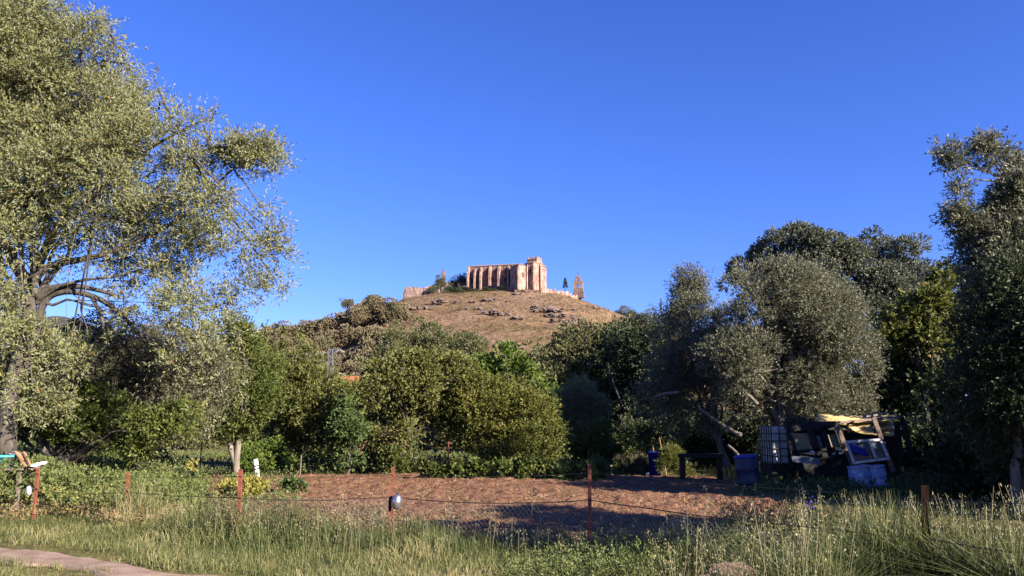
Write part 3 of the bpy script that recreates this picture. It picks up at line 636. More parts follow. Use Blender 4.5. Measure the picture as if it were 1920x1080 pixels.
# backing row behind the near trees so no bare ground shows under the crowns
LM = [(-60,"outside the left edge"),(0,"the large silvery olive"),(120,"the orange tree"),(250,"the brown-tinged hanging olive"),(442,"the forked pale trunk"),(560,"the rounded mid-green tree"),(655,"the slender young tree"),(775,"the fig tree"),(930,"the golden-green shrub"),(1090,"the small grey olive"),(1225,"the blue-green oak"),(1340,"the tall narrow olive"),(1480,"the broad grey olive"),(1600,"the yellow corrugated sheets"),(1740,"the yellow-green tree"),(1900,"the tall dark olive")]
_used = {}
def uniq(l):
    c_ = _used.get(l, 0); _used[l] = c_+1
    return l+["", ", the taller one", ", a third one"][min(c_, 2)]
def near(px):
    a, n_ = min(LM, key=lambda l: abs(l[0]-px)); d_ = px-a
    return ("straight behind " if abs(d_) < 20 else "behind and left of " if d_ < 0 else "behind and right of ")+n_ if n_[0] == 't' else "outside the left edge"
for px in list(range(-60, 480, 60))+list(range(480, 1020, 55))+list(range(1020, 2000, 60)):
    d = rs.uniform(48, 62); top = rs.uniform(735, 765)
    place('mid' if px < 1000 else 'holm', px, top, d, rs.uniform(4.0, 5.2), uniq("shaded back-line tree, "+near(px)), "tree", "low shaded trees closing the gardens", name="hedge_tree")
for (px, top, d, sz, k, lb) in [(40,600,75,9,'mid',"green tree seen under the large olive's lowest limb, at the left edge"),(100,612,85,8,'mid',"green tree seen between the olive trunk and its arching limb"),(-20,640,60,9,'mid',"green tree at the left edge behind the olive trunk"),(150,640,90,9,'mid',"green tree below the far dark ridge"),(230,650,70,8,'mid',"green crown behind the hanging brown-tinged olive"),(320,660,70,8,'mid',"green crown behind the sunlit edge of the brown-tinged olive"),(400,650,90,8,'mid',"green crown left of the wood")]:
    place(k, px, top, d, sz, lb, "tree", None, name="valley_tree", tall=1.1)
# under-storey shrubs at the foot of the tree row
def bush(name, label, cat, px, py, d, r, leaf, n, L, W, group=None, tall=1.0, droop=0., up=.3):
    SEED[0] += 1; rs2 = np.random.RandomState(SEED[0])
    b = P(px, py, d); b[2] = gz(b[0], b[1])
    lobes = [(rs2.uniform(-.5, .5)*r, rs2.uniform(-.4, .4)*r, r*tall*rs2.uniform(.35, .9), r*.55, r*.55, r*.5*tall) for _ in range(5)]
    me, c, rr = crown_mesh("foliage", rs2, lobes, M[leaf], n, r*.28, 9, L, W, 24, droop, (.35, .6), .3, up)
    o = link(name, me, None, b); return tag(o, label, cat, group)
for i, px in enumerate([480,505,90,200,270,700,740,1015,1150,1180]):
    lb = ["leafy light green shoot bush beside the white tube", "light green shoot bush right of the white tube", "dark shrub by the leaning board at the left", "shrub right of the upright wooden board", "shrub between the upright board and the forked trunk",
          "shrub left of the rusty tree stakes", "shrub at the foot of the fig tree", "grey-green shrub at the right end of the golden shrub", "low shrub left of the metal drum", "low shrub behind the metal drum"][i]
    bush("shrub", lb, "shrub", px, 860, 26+1.5*(i % 3), .75+.1*(i % 4), ['leaf_green','leaf_fig','leaf_crop'][i % 3] if i > 1 else 'leaf_bright', 420, .09, .05)
bush("dry_bush", "orange-brown dry bush right of the small blue tub", "bush", 1262, 862, 24.5, .52, 'leaf_gold', 900, .14, .014, up=1.2, tall=1.3)
bush("brush_pile", "pinkish grey heap of dry brush behind the small blue tub", "brush heap", 1195, 862, 26, .75, 'weed', 900, .16, .012, tall=.7)
bush("brush_pile", "pinkish brush end piled left of the blue tub beside the metal drum", "brush heap", 1215, 862, 25.5, .5, 'weed', 500, .16, .012, tall=.7)
bush("artichoke_plant", "big spiky grey-green plant left of the right-hand rusty post, in the crop row", "plant", 1110, 900, 22.5, .36, 'leaf_blue', 260, .22, .035, up=.9, tall=1.1)
bush("artichoke_plant", "spiky blue-grey plant at the end of the crop row, with a blue scrap on it", "plant", 1065, 898, 22.8, .36, 'leaf_blue', 240, .22, .04, up=.9, tall=1.0)
for j, (px, d) in enumerate([(1180,33),(1240,31),(1300,31),(1350,30),(1400,29),(1450,28),(1560,27),(1620,26),(1700,25),(1780,24)]):
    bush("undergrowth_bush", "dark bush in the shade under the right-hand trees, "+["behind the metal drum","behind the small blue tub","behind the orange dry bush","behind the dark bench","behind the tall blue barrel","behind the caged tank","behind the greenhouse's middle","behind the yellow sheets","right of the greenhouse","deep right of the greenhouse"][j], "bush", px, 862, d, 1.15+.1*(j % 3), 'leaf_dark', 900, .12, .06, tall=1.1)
for px, d, r_, lb in [(1870,18.5,1.0,"dark shrub behind the tall dark olive, nearest the greenhouse"),(1880,18,1.3,"dark shrub behind the trunk of the tall dark olive"),(1960,17.5,1.4,"dark shrub at the right edge behind the tall dark olive"),(2316,15.0,1.6,"tall dark shrub past the right edge"),(2368,13.7,1.6,"farther tall dark shrub past the right edge"),(2239,16.5,1.5,"tall dark shrub just past the right edge, behind the others"),(2120,21,1.6,"dark shrub past the right edge level with the greenhouse")]:
    bush("shrub", lb, "shrub", px, 900, d, r_, 'leaf_dark', 1500 if px < 2000 else 2200, .13, .07, tall=1.25 if px < 2000 else 2.1)
# crop row of young bean plants
me = None
for i, px in enumerate([812,848,884,914,948,984,1018]):
    o = bush("bean_plant", ["first bean plant at the left end of the crop row","second bean plant of the crop row, broad and low","third bean plant of the row, dark and round","middle bean plant of the crop row, narrow","fifth bean plant of the row, flat topped","sixth bean plant of the row, light leaves at its right","last bean plant before the spiky plants"][i],
         "bean plant", px, 897, 23.0, .33+.05*(i % 3), 'leaf_green', 150, .10, .07, "bean plants along the crop row", tall=1.15)

# ------------------------------------------------------------ castle on the hill
U = P(961, 540, YC)[0]-P(960, 540, YC)[0]      # metres per pixel there
def castle_z(px, py, d=YC): return P(px, py, d)[2]
ang = math.radians(-13)
base = P(878.5, 531, 458)
church = empty("church", base, "long pinkish stone church with buttresses and a crenellated tower on the hilltop", "church")
church.rotation_euler = (0, 0, ang); church.scale = (.945, 1, 1)
k = 1.03
mb = MB(); mb.box((0, 0, -5), (33*k, 13, 9.6)); mb.box((-.15, -.2, 9.4), (33*k, 0, 9.75)); mb.build("nave_wall", M['stone_grey_dim'], church)
mb = MB(); mb.add([(0,-.35,9.8),(32.2,-.35,9.8),(32.2,6.5,11.6),(0,6.5,11.6),(0,13.3,9.8),(32.2,13.3,9.8)], [(0,1,2,3),(3,2,5,4),(0,3,4),(1,5,2)]); mb.build("roof", M['roof_old'], church)
for i, (u, h, wd) in enumerate([(.3,9.9,1.1),(4.7,8.6,1.0),(8.6,9.2,1.1),(14.5,9.4,1.3),(20.3,9.3,1.3),(26.4,9.2,1.0)]):
    m = MB(); a, b = u*.96-wd/2, u*.96+wd/2
    m.add([(a,0,-5),(a,-2.9,-5),(a,-2.9,h*.55),(a,-2.3,h*.6),(a,-2.0,h-1.3),(a,0,h),(b,0,-5),(b,-2.9,-5),(b,-2.9,h*.55),(b,-2.3,h*.6),(b,-2.0,h-1.3),(b,0,h)],
          [(0,1,2,3,4,5),(11,10,9,8,7,6),(0,6,7,1),(1,7,8,2),(2,8,9,3),(3,9,10,4),(4,10,11,5)])
    m.build("buttress", M['stone'], church)
for u, z, h in [(2.4,0,3.2),(23.6,0,2.4)]:
    m = MB(); m.prism([(u-.9,-.03),(u+.9,-.03),(u+.9,.4),(u-.9,.4)], z, z+h); m.build("doorway", M['dark_hole'], church)
for u in (11.5, 17.4, 6.4, 23.2): 
    m = MB(); m.box((u-.25,-.03,4.6),(u+.25,.3,6.6)); m.build("window", M['dark_hole'], church)
def rotbox(m, cx, cy, w, d, z0, z1, a):
    c, s = math.cos(a), math.sin(a)
    pts = [(cx+x*c-y*s, cy+x*s+y*c) for x, y in ((-w/2,-d/2),(w/2,-d/2),(w/2,d/2),(-w/2,d/2))]
    return m.prism(pts, z0, z1), pts
def battlement(m, pts, z, n=5, h=.9, t=.45):
    for i in range(4):
        p, q = np.array(pts[i]), np.array(pts[(i+1) % 4]); L = np.linalg.norm(q-p); d = (q-p)/L; nrm = np.array([-d[1], d[0]])
        for j in range(n):
            s0 = L*(j+.22)/n if j else 0.01; s1 = L*(j+.78)/n if j < n-1 else L-.5
            if j == 0: s1 = L*.6/n
            a, b = p+d*s0+nrm*.01, p+d*s1+nrm*.01
            m.prism([tuple(a), tuple(b), tuple(b+nrm*t), tuple(a+nrm*t)], z-.02, z+h)
# side chapel, turned so one face is lit
m = MB(); _, pts = rotbox(m, 32.0, -2.2, 6.6, 6.6, -6, 8.2, math.radians(-33)); m.build("chapel", M['stone'], church)
m = MB(); battlement(m, pts, 8.2, 5, .7); m.build("chapel_parapet", M['stone_grey_dim'], church)
def atcorner(pt, w, h, nm="buttress"):
    m = MB(); rotbox(m, pt[0], pt[1], w, w, -6, h, math.radians(12)); m.add([(pt[0]-w/2,pt[1]-w/2,h),(pt[0]+w/2,pt[1]-w/2,h),(pt[0]+w/2,pt[1]+w/2,h),(pt[0]-w/2,pt[1]+w/2,h),(pt[0],pt[1],h+.7)], [(0,1,4),(1,2,4),(2,3,4),(3,0,4)]); m.build(nm, M['stone'], church)
atcorner(pts[0], 1.1, 6.2); atcorner(pts[1], 1.2, 7.0)
q = np.array(pts[1])*.45+np.array(pts[2])*.55
m = MB(); m.prism([(q[0]-.35,q[1]-.4),(q[0]+.35,q[1]-.1),(q[0]+.3,q[1]+.4),(q[0]-.3,q[1]+.3)], 1.6, 4.4); m.build("window", M['dark_hole'], church)
# polygonal apse
def poly(cx, cy, r, n, a0): return [(cx+r*math.cos(a0+2*math.pi*i/n), cy+r*math.sin(a0+2*math.pi*i/n)) for i in range(n)]
ap = poly(40.2, 3.2, 5.4, 8, math.radians(10))
m = MB(); m.prism(ap, -8, 9.9); m.build("apse", M['stone'], church)
m = MB(); m.prism(poly(40.2, 3.2, 5.75, 8, math.radians(10)), 9.9, 10.35); m.add([(x, y, 10.35) for x, y in ap]+[(40.2, 3.2, 11.8)], [(i, (i+1) % 8, 8) for i in range(8)]); m.build("apse_roof", M['roof_old'], church)
for i in (5, 6, 7):
    p = ap[i]; m = MB(); rotbox(m, p[0], p[1], .95, 1.7, -8, 7.6, math.atan2(p[1]-3.2, p[0]-40.2)+math.pi/2); rotbox(m, p[0], p[1], .75, 1.1, 7.6, 9.2, math.atan2(p[1]-3.2, p[0]-40.2)+math.pi/2); m.build("buttress", M['stone'], church)
m = MB(); q = (np.array(ap[5])+np.array(ap[6]))/2; m.prism([(q[0]-.5,q[1]-.25),(q[0]+.5,q[1]+.0),(q[0]+.5,q[1]+.5),(q[0]-.5,q[1]+.5)], 3.5, 6.5); m.build("window", M['dark_hole'], church)
ap2 = poly(44.6, 4.2, 3.0, 8, math.radians(10))
m = MB(); m.prism(ap2, -9, 6.4); m.prism(poly(44.6, 4.2, 3.35, 8, math.radians(10)), 6.4, 6.8); m.prism(poly(44.6, 4.2, 2.7, 8, math.radians(10)), 6.8, 8.4); m.prism(poly(44.6, 4.2, 3.1, 8, math.radians(10)), 8.4, 8.8); m.build("stair_turret", M['stone'], church)
m = MB(); m.add([(x, y, 8.8) for x, y in poly(44.6, 4.2, 3.0, 8, math.radians(10))]+[(44.6, 4.2, 10.0)], [(i, (i+1) % 8, 8) for i in range(8)]); m.build("turret_roof", M['roof_old'], church)
# tower
m = MB(); _, tp = rotbox(m, 39.2, 9.0, 6.8, 6.8, 8, 13.8, math.radians(-14)); rotbox(m, 39.2, 9.0, 7.1, 7.1, 13.35, 13.65, math.radians(-14)); m.build("tower", M['stone'], church)
m = MB(); battlement(m, tp, 13.8, 5, 1.2); m.build("battlement", M['stone'], church)
for f, t0 in ((0, .3), (0, .62), (1, .5)):
    p, q = np.array(tp[f]), np.array(tp[(f+1) % 4]); c = p*(1-t0)+q*t0; d = (q-p)/np.linalg.norm(q-p); nn = np.array([d[1], -d[0]])
    m = MB(); m.prism([tuple(c-d*.45+nn*.03), tuple(c+d*.45+nn*.03), tuple(c+d*.45-nn*.3), tuple(c-d*.45-nn*.3)], 10.4, 12.0); m.build("window", M['dark_hole'], church)
# retaining wall under the church, walls of the ruin
def ruin(name, label, pts, h, mat, t=1.2, rough=.6, seed=1, cat="wall", n=50, below=5):
    """pts: list of (px, py_top, d); follows them with a ragged top"""
    Pn = np.array([P(*p) for p in pts]); s = np.linspace(0, len(Pn)-1, n); q = np.stack([np.interp(s, np.arange(len(Pn)), Pn[:, j]) for j in range(3)], 1)
    r2 = np.random.RandomState(seed); q[:, 2] += rough*np.repeat(r2.uniform(-1, .3, n//2+1), 2)[:n]
    mb = MB(); V = []
    for x, y, z in q: V += [(x, y, z-h-below), (x, y, z), (x, y+t, z), (x, y+t, z-h-below)]
    F = [(4*i+a, 4*(i+1)+a, 4*(i+1)+(a+1) % 4, 4*i+(a+1) % 4) for i in range(n-1) for a in range(4)]+[(0,1,2,3), (4*n-1,4*n-2,4*n-3,4*n-4)]
    mb.add(V, F); return tag(mb.build(name, mat), label, cat)
ruin("retaining_wall", "stone terrace wall, coloured dark for its shade, under the church, at the crest of the hill", [(815,546,492),(845,541,480),(880,536,465),(920,535,450),(965,537,437)], 4, M['rock'], seed=3, rough=.35)  # darker rock material stands in for shade on this wall
ruin("ruined_wall", "pinkish broken castle wall running from the church down to the belfry", [(1015,541,440),(1040,542,442),(1062,546,444),(1080,553,446),(1092,560,448)], 2, M['stone'], seed=4, rough=1.0)
ruin("ruined_wall", "low grey castle wall at the far left of the hilltop, its end standing higher", [(756,545,462),(762,537,462),(775,537,463),(795,539,464),(822,542,466)], 3, M['stone_grey_dim'], seed=5, rough=.5)
ruin("ruined_wall", "sunlit upper wall behind the left trees of the hilltop", [(785,541,480),(800,537,482),(822,530,484),(850,527,486),(872,528,486)], 3, M['stone_grey_dim'], seed=6, rough=.4)
m = MB(); c = P(831, 516, 480)
m.box((-1.1,-1.1,-6),(1.1,1.1,2.0)); m.box((-.6,-.6,2.0),(.6,.6,3.6)); o = m.build("turret", M['stone_grey_dim']); o.location = c; tag(o, "small square turret standing alone left of the church trees", "turret")
# belfry
bz = P(1084, 541, 447)
bel = empty("belfry", bz, "stone belfry gate with arched bell openings and a cross, right end of the castle wall", "belfry"); bel.rotation_euler = (0, 0, math.radians(-16)); bel.scale = (.88, .88, .88)
def arched_wall(m, x0, x1, y0, y1, z0, z1, arches):
    """wall with round-topped openings (cx, halfwidth, zbase, ztop) cut as real gaps"""
    xs = [x0]
    for cx, hw, zb, zt in arches:
        m.box((xs[-1], y0, z0), (cx-hw, y1, z1)); m.box((cx-hw, y0, z0), (cx+hw, y1, zb)); m.box((cx-hw, y0, zt), (cx+hw, y1, z1))
        for s in (-1, 1):
            n = 5; prev = (hw, zt-hw)
            for i in range(1, n+1):
                a = i*math.pi/2/n; cur = (hw*math.cos(a), zt-hw+hw*math.sin(a))
                V = [(cx+s*prev[0], y0, prev[1]), (cx+s*hw, y0, prev[1]), (cx+s*hw, y0, cur[1]), (cx+s*cur[0], y0, cur[1])]
                V += [(x, y1, z) for x, _, z in V]
                m.add(V, [(0,1,2,3),(7,6,5,4),(0,3,7,4)]); prev = cur
        xs.append(cx+hw)
    m.box((xs[-1], y0, z0), (x1, y1, z1))
m = MB(); arched_wall(m, -3.0, 3.0, 0, 1.6, 0, 3.6, [(-1.6,.42,.9,2.7),(0,.5,.7,2.9),(1.6,.42,.9,2.7)]); m.box((-3.2,-.15,3.6),(3.2,1.75,3.95)); m.build("arcade", M['stone'], bel)
m = MB(); m.add([(-3.1,.05,0),(3.1,.05,0),(3.9,-.8,-6),(-3.6,-.8,-6),(-3.1,1.6,0),(3.1,1.6,0),(3.9,2.2,-6),(-3.6,2.2,-6)], [(0,3,2,1),(4,5,6,7),(0,4,7,3),(1,2,6,5),(0,1,5,4)]); m.build("plinth", M['stone_grey_dim'], bel)
m = MB(); arched_wall(m, -1.5, 1.5, .1, 1.5, 3.95, 7.0, [(0,.45,4.5,6.3)])
for s in (-1, 1): m.add([(s*1.5,.2,3.95),(s*2.9,.2,3.95),(s*1.5,.2,6.3),(s*1.5,1.4,3.95),(s*2.9,1.4,3.95),(s*1.5,1.4,6.3)], [(0,1,2),(5,4,3),(0,3,4,1),(1,4,5,2),(0,2,5,3)])
m.box((-1.7,-.02,7.0),(1.7,1.6,7.3)); m.build("upper_stage", M['stone'], bel)
m = MB(); m.add([(-1.1,.2,7.3),(1.1,.2,7.3),(.5,.2,8.4),(0,.2,8.9),(-.5,.2,8.4),(-1.1,1.4,7.3),(1.1,1.4,7.3),(.5,1.4,8.4),(0,1.4,8.9),(-.5,1.4,8.4)], [(0,1,2,3,4),(9,8,7,6,5),(1,6,7,2),(2,7,8,3),(3,8,9,4),(4,9,5,0)]); m.build("pediment", M['stone'], bel)
for x, z in ((-1.45,7.3),(1.45,7.3),(-2.8,3.95),(2.8,3.95)):
    m = MB(); m.lathe([(.28,0),(.22,.5),(.3,.6),(.1,1.3),(.0,1.7)], (x,.8,z), 8); m.build("pinnacle", M['stone_grey_dim'], bel)
m = MB(); m.box((-.08,.72,8.9),(.08,.88,10.6)); m.box((-.45,.72,9.8),(-.08,.88,9.95)); m.box((.08,.72,9.8),(.45,.88,9.95)); m.build("cross", M['dark_hole'], bel)
for x, z in ((0,1.9),(0,5.4)):
    m = MB(); m.lathe([(.0,.55),(.16,.5),(.2,.1),(.34,-.1),(.0,-.1)], (x,.8,z), 10); m.build("bell", M['wood_dark'], bel)
# trees by the castle
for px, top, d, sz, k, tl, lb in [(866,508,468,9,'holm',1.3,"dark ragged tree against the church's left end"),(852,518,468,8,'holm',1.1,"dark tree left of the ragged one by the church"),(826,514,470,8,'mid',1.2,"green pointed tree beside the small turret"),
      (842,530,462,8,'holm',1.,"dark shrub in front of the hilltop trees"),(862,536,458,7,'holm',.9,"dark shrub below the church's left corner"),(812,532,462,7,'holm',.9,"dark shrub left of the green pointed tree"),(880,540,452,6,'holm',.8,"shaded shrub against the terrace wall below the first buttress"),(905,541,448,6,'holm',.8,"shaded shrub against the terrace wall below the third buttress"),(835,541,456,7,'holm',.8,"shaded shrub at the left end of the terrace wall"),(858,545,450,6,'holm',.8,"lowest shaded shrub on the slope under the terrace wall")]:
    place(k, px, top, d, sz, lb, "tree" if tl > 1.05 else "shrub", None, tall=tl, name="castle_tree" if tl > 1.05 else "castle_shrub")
cy = P(1060, 541, 450); root = empty("cypress", cy, "small dark cypress between the ruined wall and the belfry", "cypress")
r3 = np.random.RandomState(3); n = 420; t = r3.rand(n); rr = 1.35*(1-t)**.8*(.75+.25*np.sin(t*40)); a = r3.uniform(0, 6.28, n)
C = np.stack([rr*np.cos(a), rr*np.sin(a), .2+t*5.6], 1); V, Q, v = sprigs(r3, C, unit(np.stack([np.cos(a), np.sin(a), .8+0*a], 1)), .4, 6, .4, .2); link("crown", mesh_np("crown", V, Q, M['leaf_dark'], v), root)
m = MB(); m.tube([(0,0,-4),(0,0,5)], [.25,.05], 6); m.build("trunk", M['bark'], root)

for i, px in enumerate(range(845, 962, 11)):  # shrub row whose dark leaves also stand for the wall's shadow belt
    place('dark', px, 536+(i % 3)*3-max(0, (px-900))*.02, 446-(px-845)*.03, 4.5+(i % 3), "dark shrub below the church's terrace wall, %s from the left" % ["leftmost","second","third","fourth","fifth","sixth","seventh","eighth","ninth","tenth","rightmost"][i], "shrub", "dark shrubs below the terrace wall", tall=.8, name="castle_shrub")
# rocks
_u2 = {}
def uniq_(l):
    c_ = _u2.get(l, 0); _u2[l] = c_+1
    return l+["", ", jagged", ", third"][min(c_, 2)]
def rock_mesh(name, seed, n=1, sub=3, mat='rock', flat=.6, amp=.8, spread=1.0):
    r4 = np.random.RandomState(seed); bm = bmesh.new()
    for i in range(n):
        b2 = bmesh.new(); bmesh.ops.create_icosphere(b2, subdivisions=sub, radius=1)
        co = np.array([v.co[:] for v in b2.verts]); o = r4.uniform(0, 50, 3)
        f = 1+amp*fbm(co[:, 0]*1.1+o[0], co[:, 1]*1.1+o[1], co[:, 2]*1.1+o[2], 4)
        for _ in range(7):
            nn = unit(r4.normal(0, 1, 3)); dd = r4.uniform(.55, .85); pr = co@nn; co = co-np.clip(pr-dd, 0, 9)[:, None]*nn
        co = co*f[:, None]*np.array([1.2, .9, flat])*r4.uniform(.5, 1)+np.array([r4.normal(0, spread), r4.normal(0, spread*.6), r4.normal(0, .12)])*(n > 1)
        k0 = len(bm.verts); vs = [bm.verts.new(c) for c in co]
        for f_ in b2.faces: bm.faces.new([vs[q.index] for q in f_.verts])
        b2.free()
    me = bpy.data.meshes.new(name); bm.to_mesh(me); bm.free(); me.materials.append(M[mat]); return me
OC = [rock_mesh("rock_outcrop", 60+i, 9, 3, spread=1.7) for i in range(5)]
SR = [rock_mesh("boulder", 80+i, 1, 3) for i in range(4)]
def z1(x, y): return (700+x/3.556, 440+y/3.556)
for i, (zx, zy, s) in enumerate([(440,452,2.3),(350,492,1.9),(738,440,1.8),(822,430,1.3),(690,497,1.9),(780,525,2.3),(880,535,2.0),(935,560,2.0),(1130,490,2.8),(1195,505,2.2),(1100,512,2.0),(1235,575,2.0),(1275,598,2.2),(1335,603,1.6),(945,397,1.4),(990,378,1.2),(1460,488,1.8),(1640,560,1.7),(1355,560,1.3),(245,495,2.0),(1180,540,1.6),(1060,425,1.0),(650,450,1.3),(905,445,1.0),(1330,500,1.0),(1230,545,1.9)]):
    h = hit(*z1(zx, zy))
    if h is None: continue
    o = link("rock_outcrop", OC[i % 5], None, h); o.scale = (s*.68, s*.75, s*.85); o.rotation_euler = (0, 0, rs.uniform(-.5, .5))
    tag(o, uniq_("rock outcrop on the bare hill, %s part, %s" % (["upper","middle","lower"][int(zy > 470)+int(zy > 550)], ["far left","left of the middle","under the nave","under the church tower","under the belfry","far right"][int(np.searchsorted([420, 640, 900, 1180, 1400], zx))]+(", small" if s < 1.35 else ", large" if s > 2.1 else ", medium, paler" if s > 1.85 and i % 2 else "")+(", lone" if i in (6, 23, 24, 17) else ""))), "rock outcrop", "rock outcrops on the bare hillside")
cnt = 0
while cnt < 120:
    h = hit(rs.uniform(755, 1200), rs.uniform(545, 640)); cnt += 1
    if h is None: continue
    s = rs.uniform(.3, .85); o = link("boulder", SR[rs.randint(4)], None, h); o.scale = (s, s, s*.8); o.rotation_euler = (0, 0, rs.uniform(0, 6))
    tag(o, "small pale boulder on the bare hillside", "boulder", "small boulders scattered on the bare hillside")
# tufts on the hill
n = 26000; hx = rs.uniform(-110, 130, n); hy = rs.uniform(228, 452, n); hzv = hz(hx, hy)
keep = (rs.rand(n) < .35+.65*(fbm(hx*.08, hy*.05, 3., 3) > 0)); hx, hy, hzv = hx[keep], hy[keep], hzv[keep]; n = len(hx)
D = unit(rs.normal(0, .5, (n, 3))+np.array([0, 0, 1])); C = np.stack([hx, hy, hzv-.05], 1)
V, Q, v = sprigs(rs, C, D, .25, 5, .55, .3, spread=.9)
M['hill_tuft'] = leafmat("hill_tuft", [(.09,.07,.035),(.17,.115,.06),(.27,.18,.10)], trans=.1, rough=.9)
tag(link("dry_tufts", mesh_np("dry_tufts", V, Q, M['hill_tuft'], v)), "dry brown grass tufts covering the bare hillside", "dry grass", kind="stuff")

# ------------------------------------------------------------ far house, pole, hut
d = 75; hroot = empty("house", P(640, 790, d), "house with an orange tiled roof and white wall, almost hidden behind the garden trees", "house")
sc = d/FPX
def hp(px, py): return ((px-640)*sc, (790-py)*sc)
x0, z0 = hp(628, 790); x1, zt = hp(654, 726)
mb = MB(); mb.box((x0, 0, 0), (x1, 5, zt)); mb.build("wall", M['whitewash'], hroot)
mb = MB(); rz0 = zt; mb.add([(x0-.3,-.4,rz0),(x1+.3,-.4,rz0),(x1+.3,2.5,rz0+1.1),(x0-.3,2.5,rz0+1.1),(x0-.3,5.4,rz0),(x1+.3,5.4,rz0)], [(0,1,2,3),(3,2,5,4),(0,3,4),(1,5,2)]); mb.build("roof", M['tile'], hroot)
m = MB(); m.box((1.0,-.03,zt-1.6),(1.9,.2,zt-.5)); m.build("window", M['dark_hole'], hroot)
# hut seen under the trees with a red thing
d = 38; hb = P(712, 856, d); hut = empty("hut", (hb[0], hb[1], 0), "low pinkish garden hut seen under the fig tree's crown", "hut")
sc = d/FPX
m = MB(); m.box((-.95,0,0),(-.35,2,1.15)); m.box((-.35,.02,.8),(.1,2,1.15)); m.box((.1,0,0),(1.5,2,1.0)); m.build("wall", M['pink_wall'], hut)
m = MB(); m.box((-1.1,-.1,1.16),(1.6,2.1,1.22)); m.build("roof", M['tile'], hut)
m = MB(); m.box((-.34,.1,0),(.09,.15,.79)); m.build("door", M['wood_dark'], hut)
c = P(703, 831, 36.5); m = MB(); m.lathe([(.0,.0),(.26,.0),(.32,.42),(.34,.45),(.34,.48),(.29,.48),(.27,.08),(0,.08)], (0,0,0), 20); o = m.build("tub", M['red'], smooth=True); o.location = (c[0], c[1], c[2]-.22); tag(o, "bright red-orange tub on the table in front of the pinkish hut", "tub")
tb = empty("table", (c[0], c[1], 0), "small wooden table carrying the red-orange tub", "table"); zt = c[2]-.225
m = MB(); m.box((-.5,-.3,zt-.05),(.5,.3,zt)); m.build("table_top", M['wood_brown'], tb)
for sx in (-.42, .42):
    for sy in (-.24, .24): m = MB(); m.box((sx-.03,sy-.03,-.1),(sx+.03,sy+.03,zt-.052)); m.build("leg", M['wood_brown'], tb)
# lattice pole
d = 88; b = P(616, 790, d); pole = empty("power_pole", (b[0], b[1], gz(b[0], b[1])), "pale steel lattice power pole rising before the wooded hillside", "power pole")
sc = d/FPX; top = P(619, 654, d)[2]-pole.location.z
m = MB()
for sx in (-1, 1):
    for sy in (-1, 1): m.bar((sx*.34, sy*.34, 0), (sx*.2, sy*.2, top), .09, .09)
nz = 15
for i in range(nz):
    za, zb = top*i/nz, top*(i+1)/nz; wa, wb = .38-.19*i/nz, .38-.19*(i+1)/nz; s = 1 if i % 2 else -1
    m.bar((s*wa,-wa,za),(-s*wb,-wb,zb),.07); m.bar((s*wa,wa,za),(-s*wb,wb,zb),.05); m.bar((-wa,s*wa,za),(-wb,-s*wb,zb),.05); m.bar((wa,s*wa,za),(wb,-s*wb,zb),.05)
m.build("lattice_mast", M['lattice'], pole)
arms = [(top-.1, 1.0), (top-2.55, .9)]
for z, L in arms:
    m = MB(); m.bar((-.3,0,z),(L,0,z),.1); m.bar((.19,0,z-.45),(L,0,z-.05),.06); m.build("crossarm", M['lattice'], pole)
m = MB(); m.bar((-.3,0,top-1.3),(-1.5,0,top-1.2),.1); m.build("crossarm", M['lattice'], pole)
for x, z in ((.95,top-.1),(.85,top-2.55),(-1.45,top-1.2)):
    for sx in (-1, 1):
        m = MB(); m.bar((x, 0, z-.05), (x+sx*.5, 0, z-.25), .05)
        for j in range(3): m.lathe([(0,0),(.09,.02),(.09,.05),(0,.07)], (x+sx*(.2+.11*j), 0, z-.16-.04*j), 8)
        m.build("insulator", M['glaze'], pole)
    m = MB(); t = np.linspace(-1, 1, 11); m.tube([(x+q*.5, 0, z-.25-.75*(1-q*q)) for q in t], .022, 5); m.build("jumper_cable", M['lattice'], pole)
for j, (x, z, py) in enumerate(((.95,top-.35,672),(.85,top-2.8,690),(-1.45,top-1.45,678))):
    a = np.array([pole.location.x+x-.5, b[1], pole.location.z+z]); e = np.array([a[0]-48, b[1]-8, a[2]-1.0])
    t = np.linspace(0, 1, 24)[:, None]; pts = a*(1-t)+e*t; pts[:, 2] -= 4*1.1*(t*(1-t))[:, 0]
    m = MB(); m.tube(pts, .04, 5); o = m.build("power_line", M['lattice']); tag(o, ["topmost power line running left from the lattice pole", "lowest power line running left from the lattice pole", "middle power line running left from the lattice pole"][j], "power line")
    a2 = a+np.array([1.0, 0, 0]); e = a2+np.array([42, 12, 1.5]); pts = a2*(1-t)+e*t; pts[:, 2] -= 4*1.1*(t*(1-t))[:, 0]
    m = MB(); m.tube(pts, .02, 5); o = m.build("power_line", M['wire']); tag(o, ["topmost thin power line running right from the lattice pole", "lowest thin power line running right from the lattice pole", "middle thin power line running right from the lattice pole"][j], "power line")
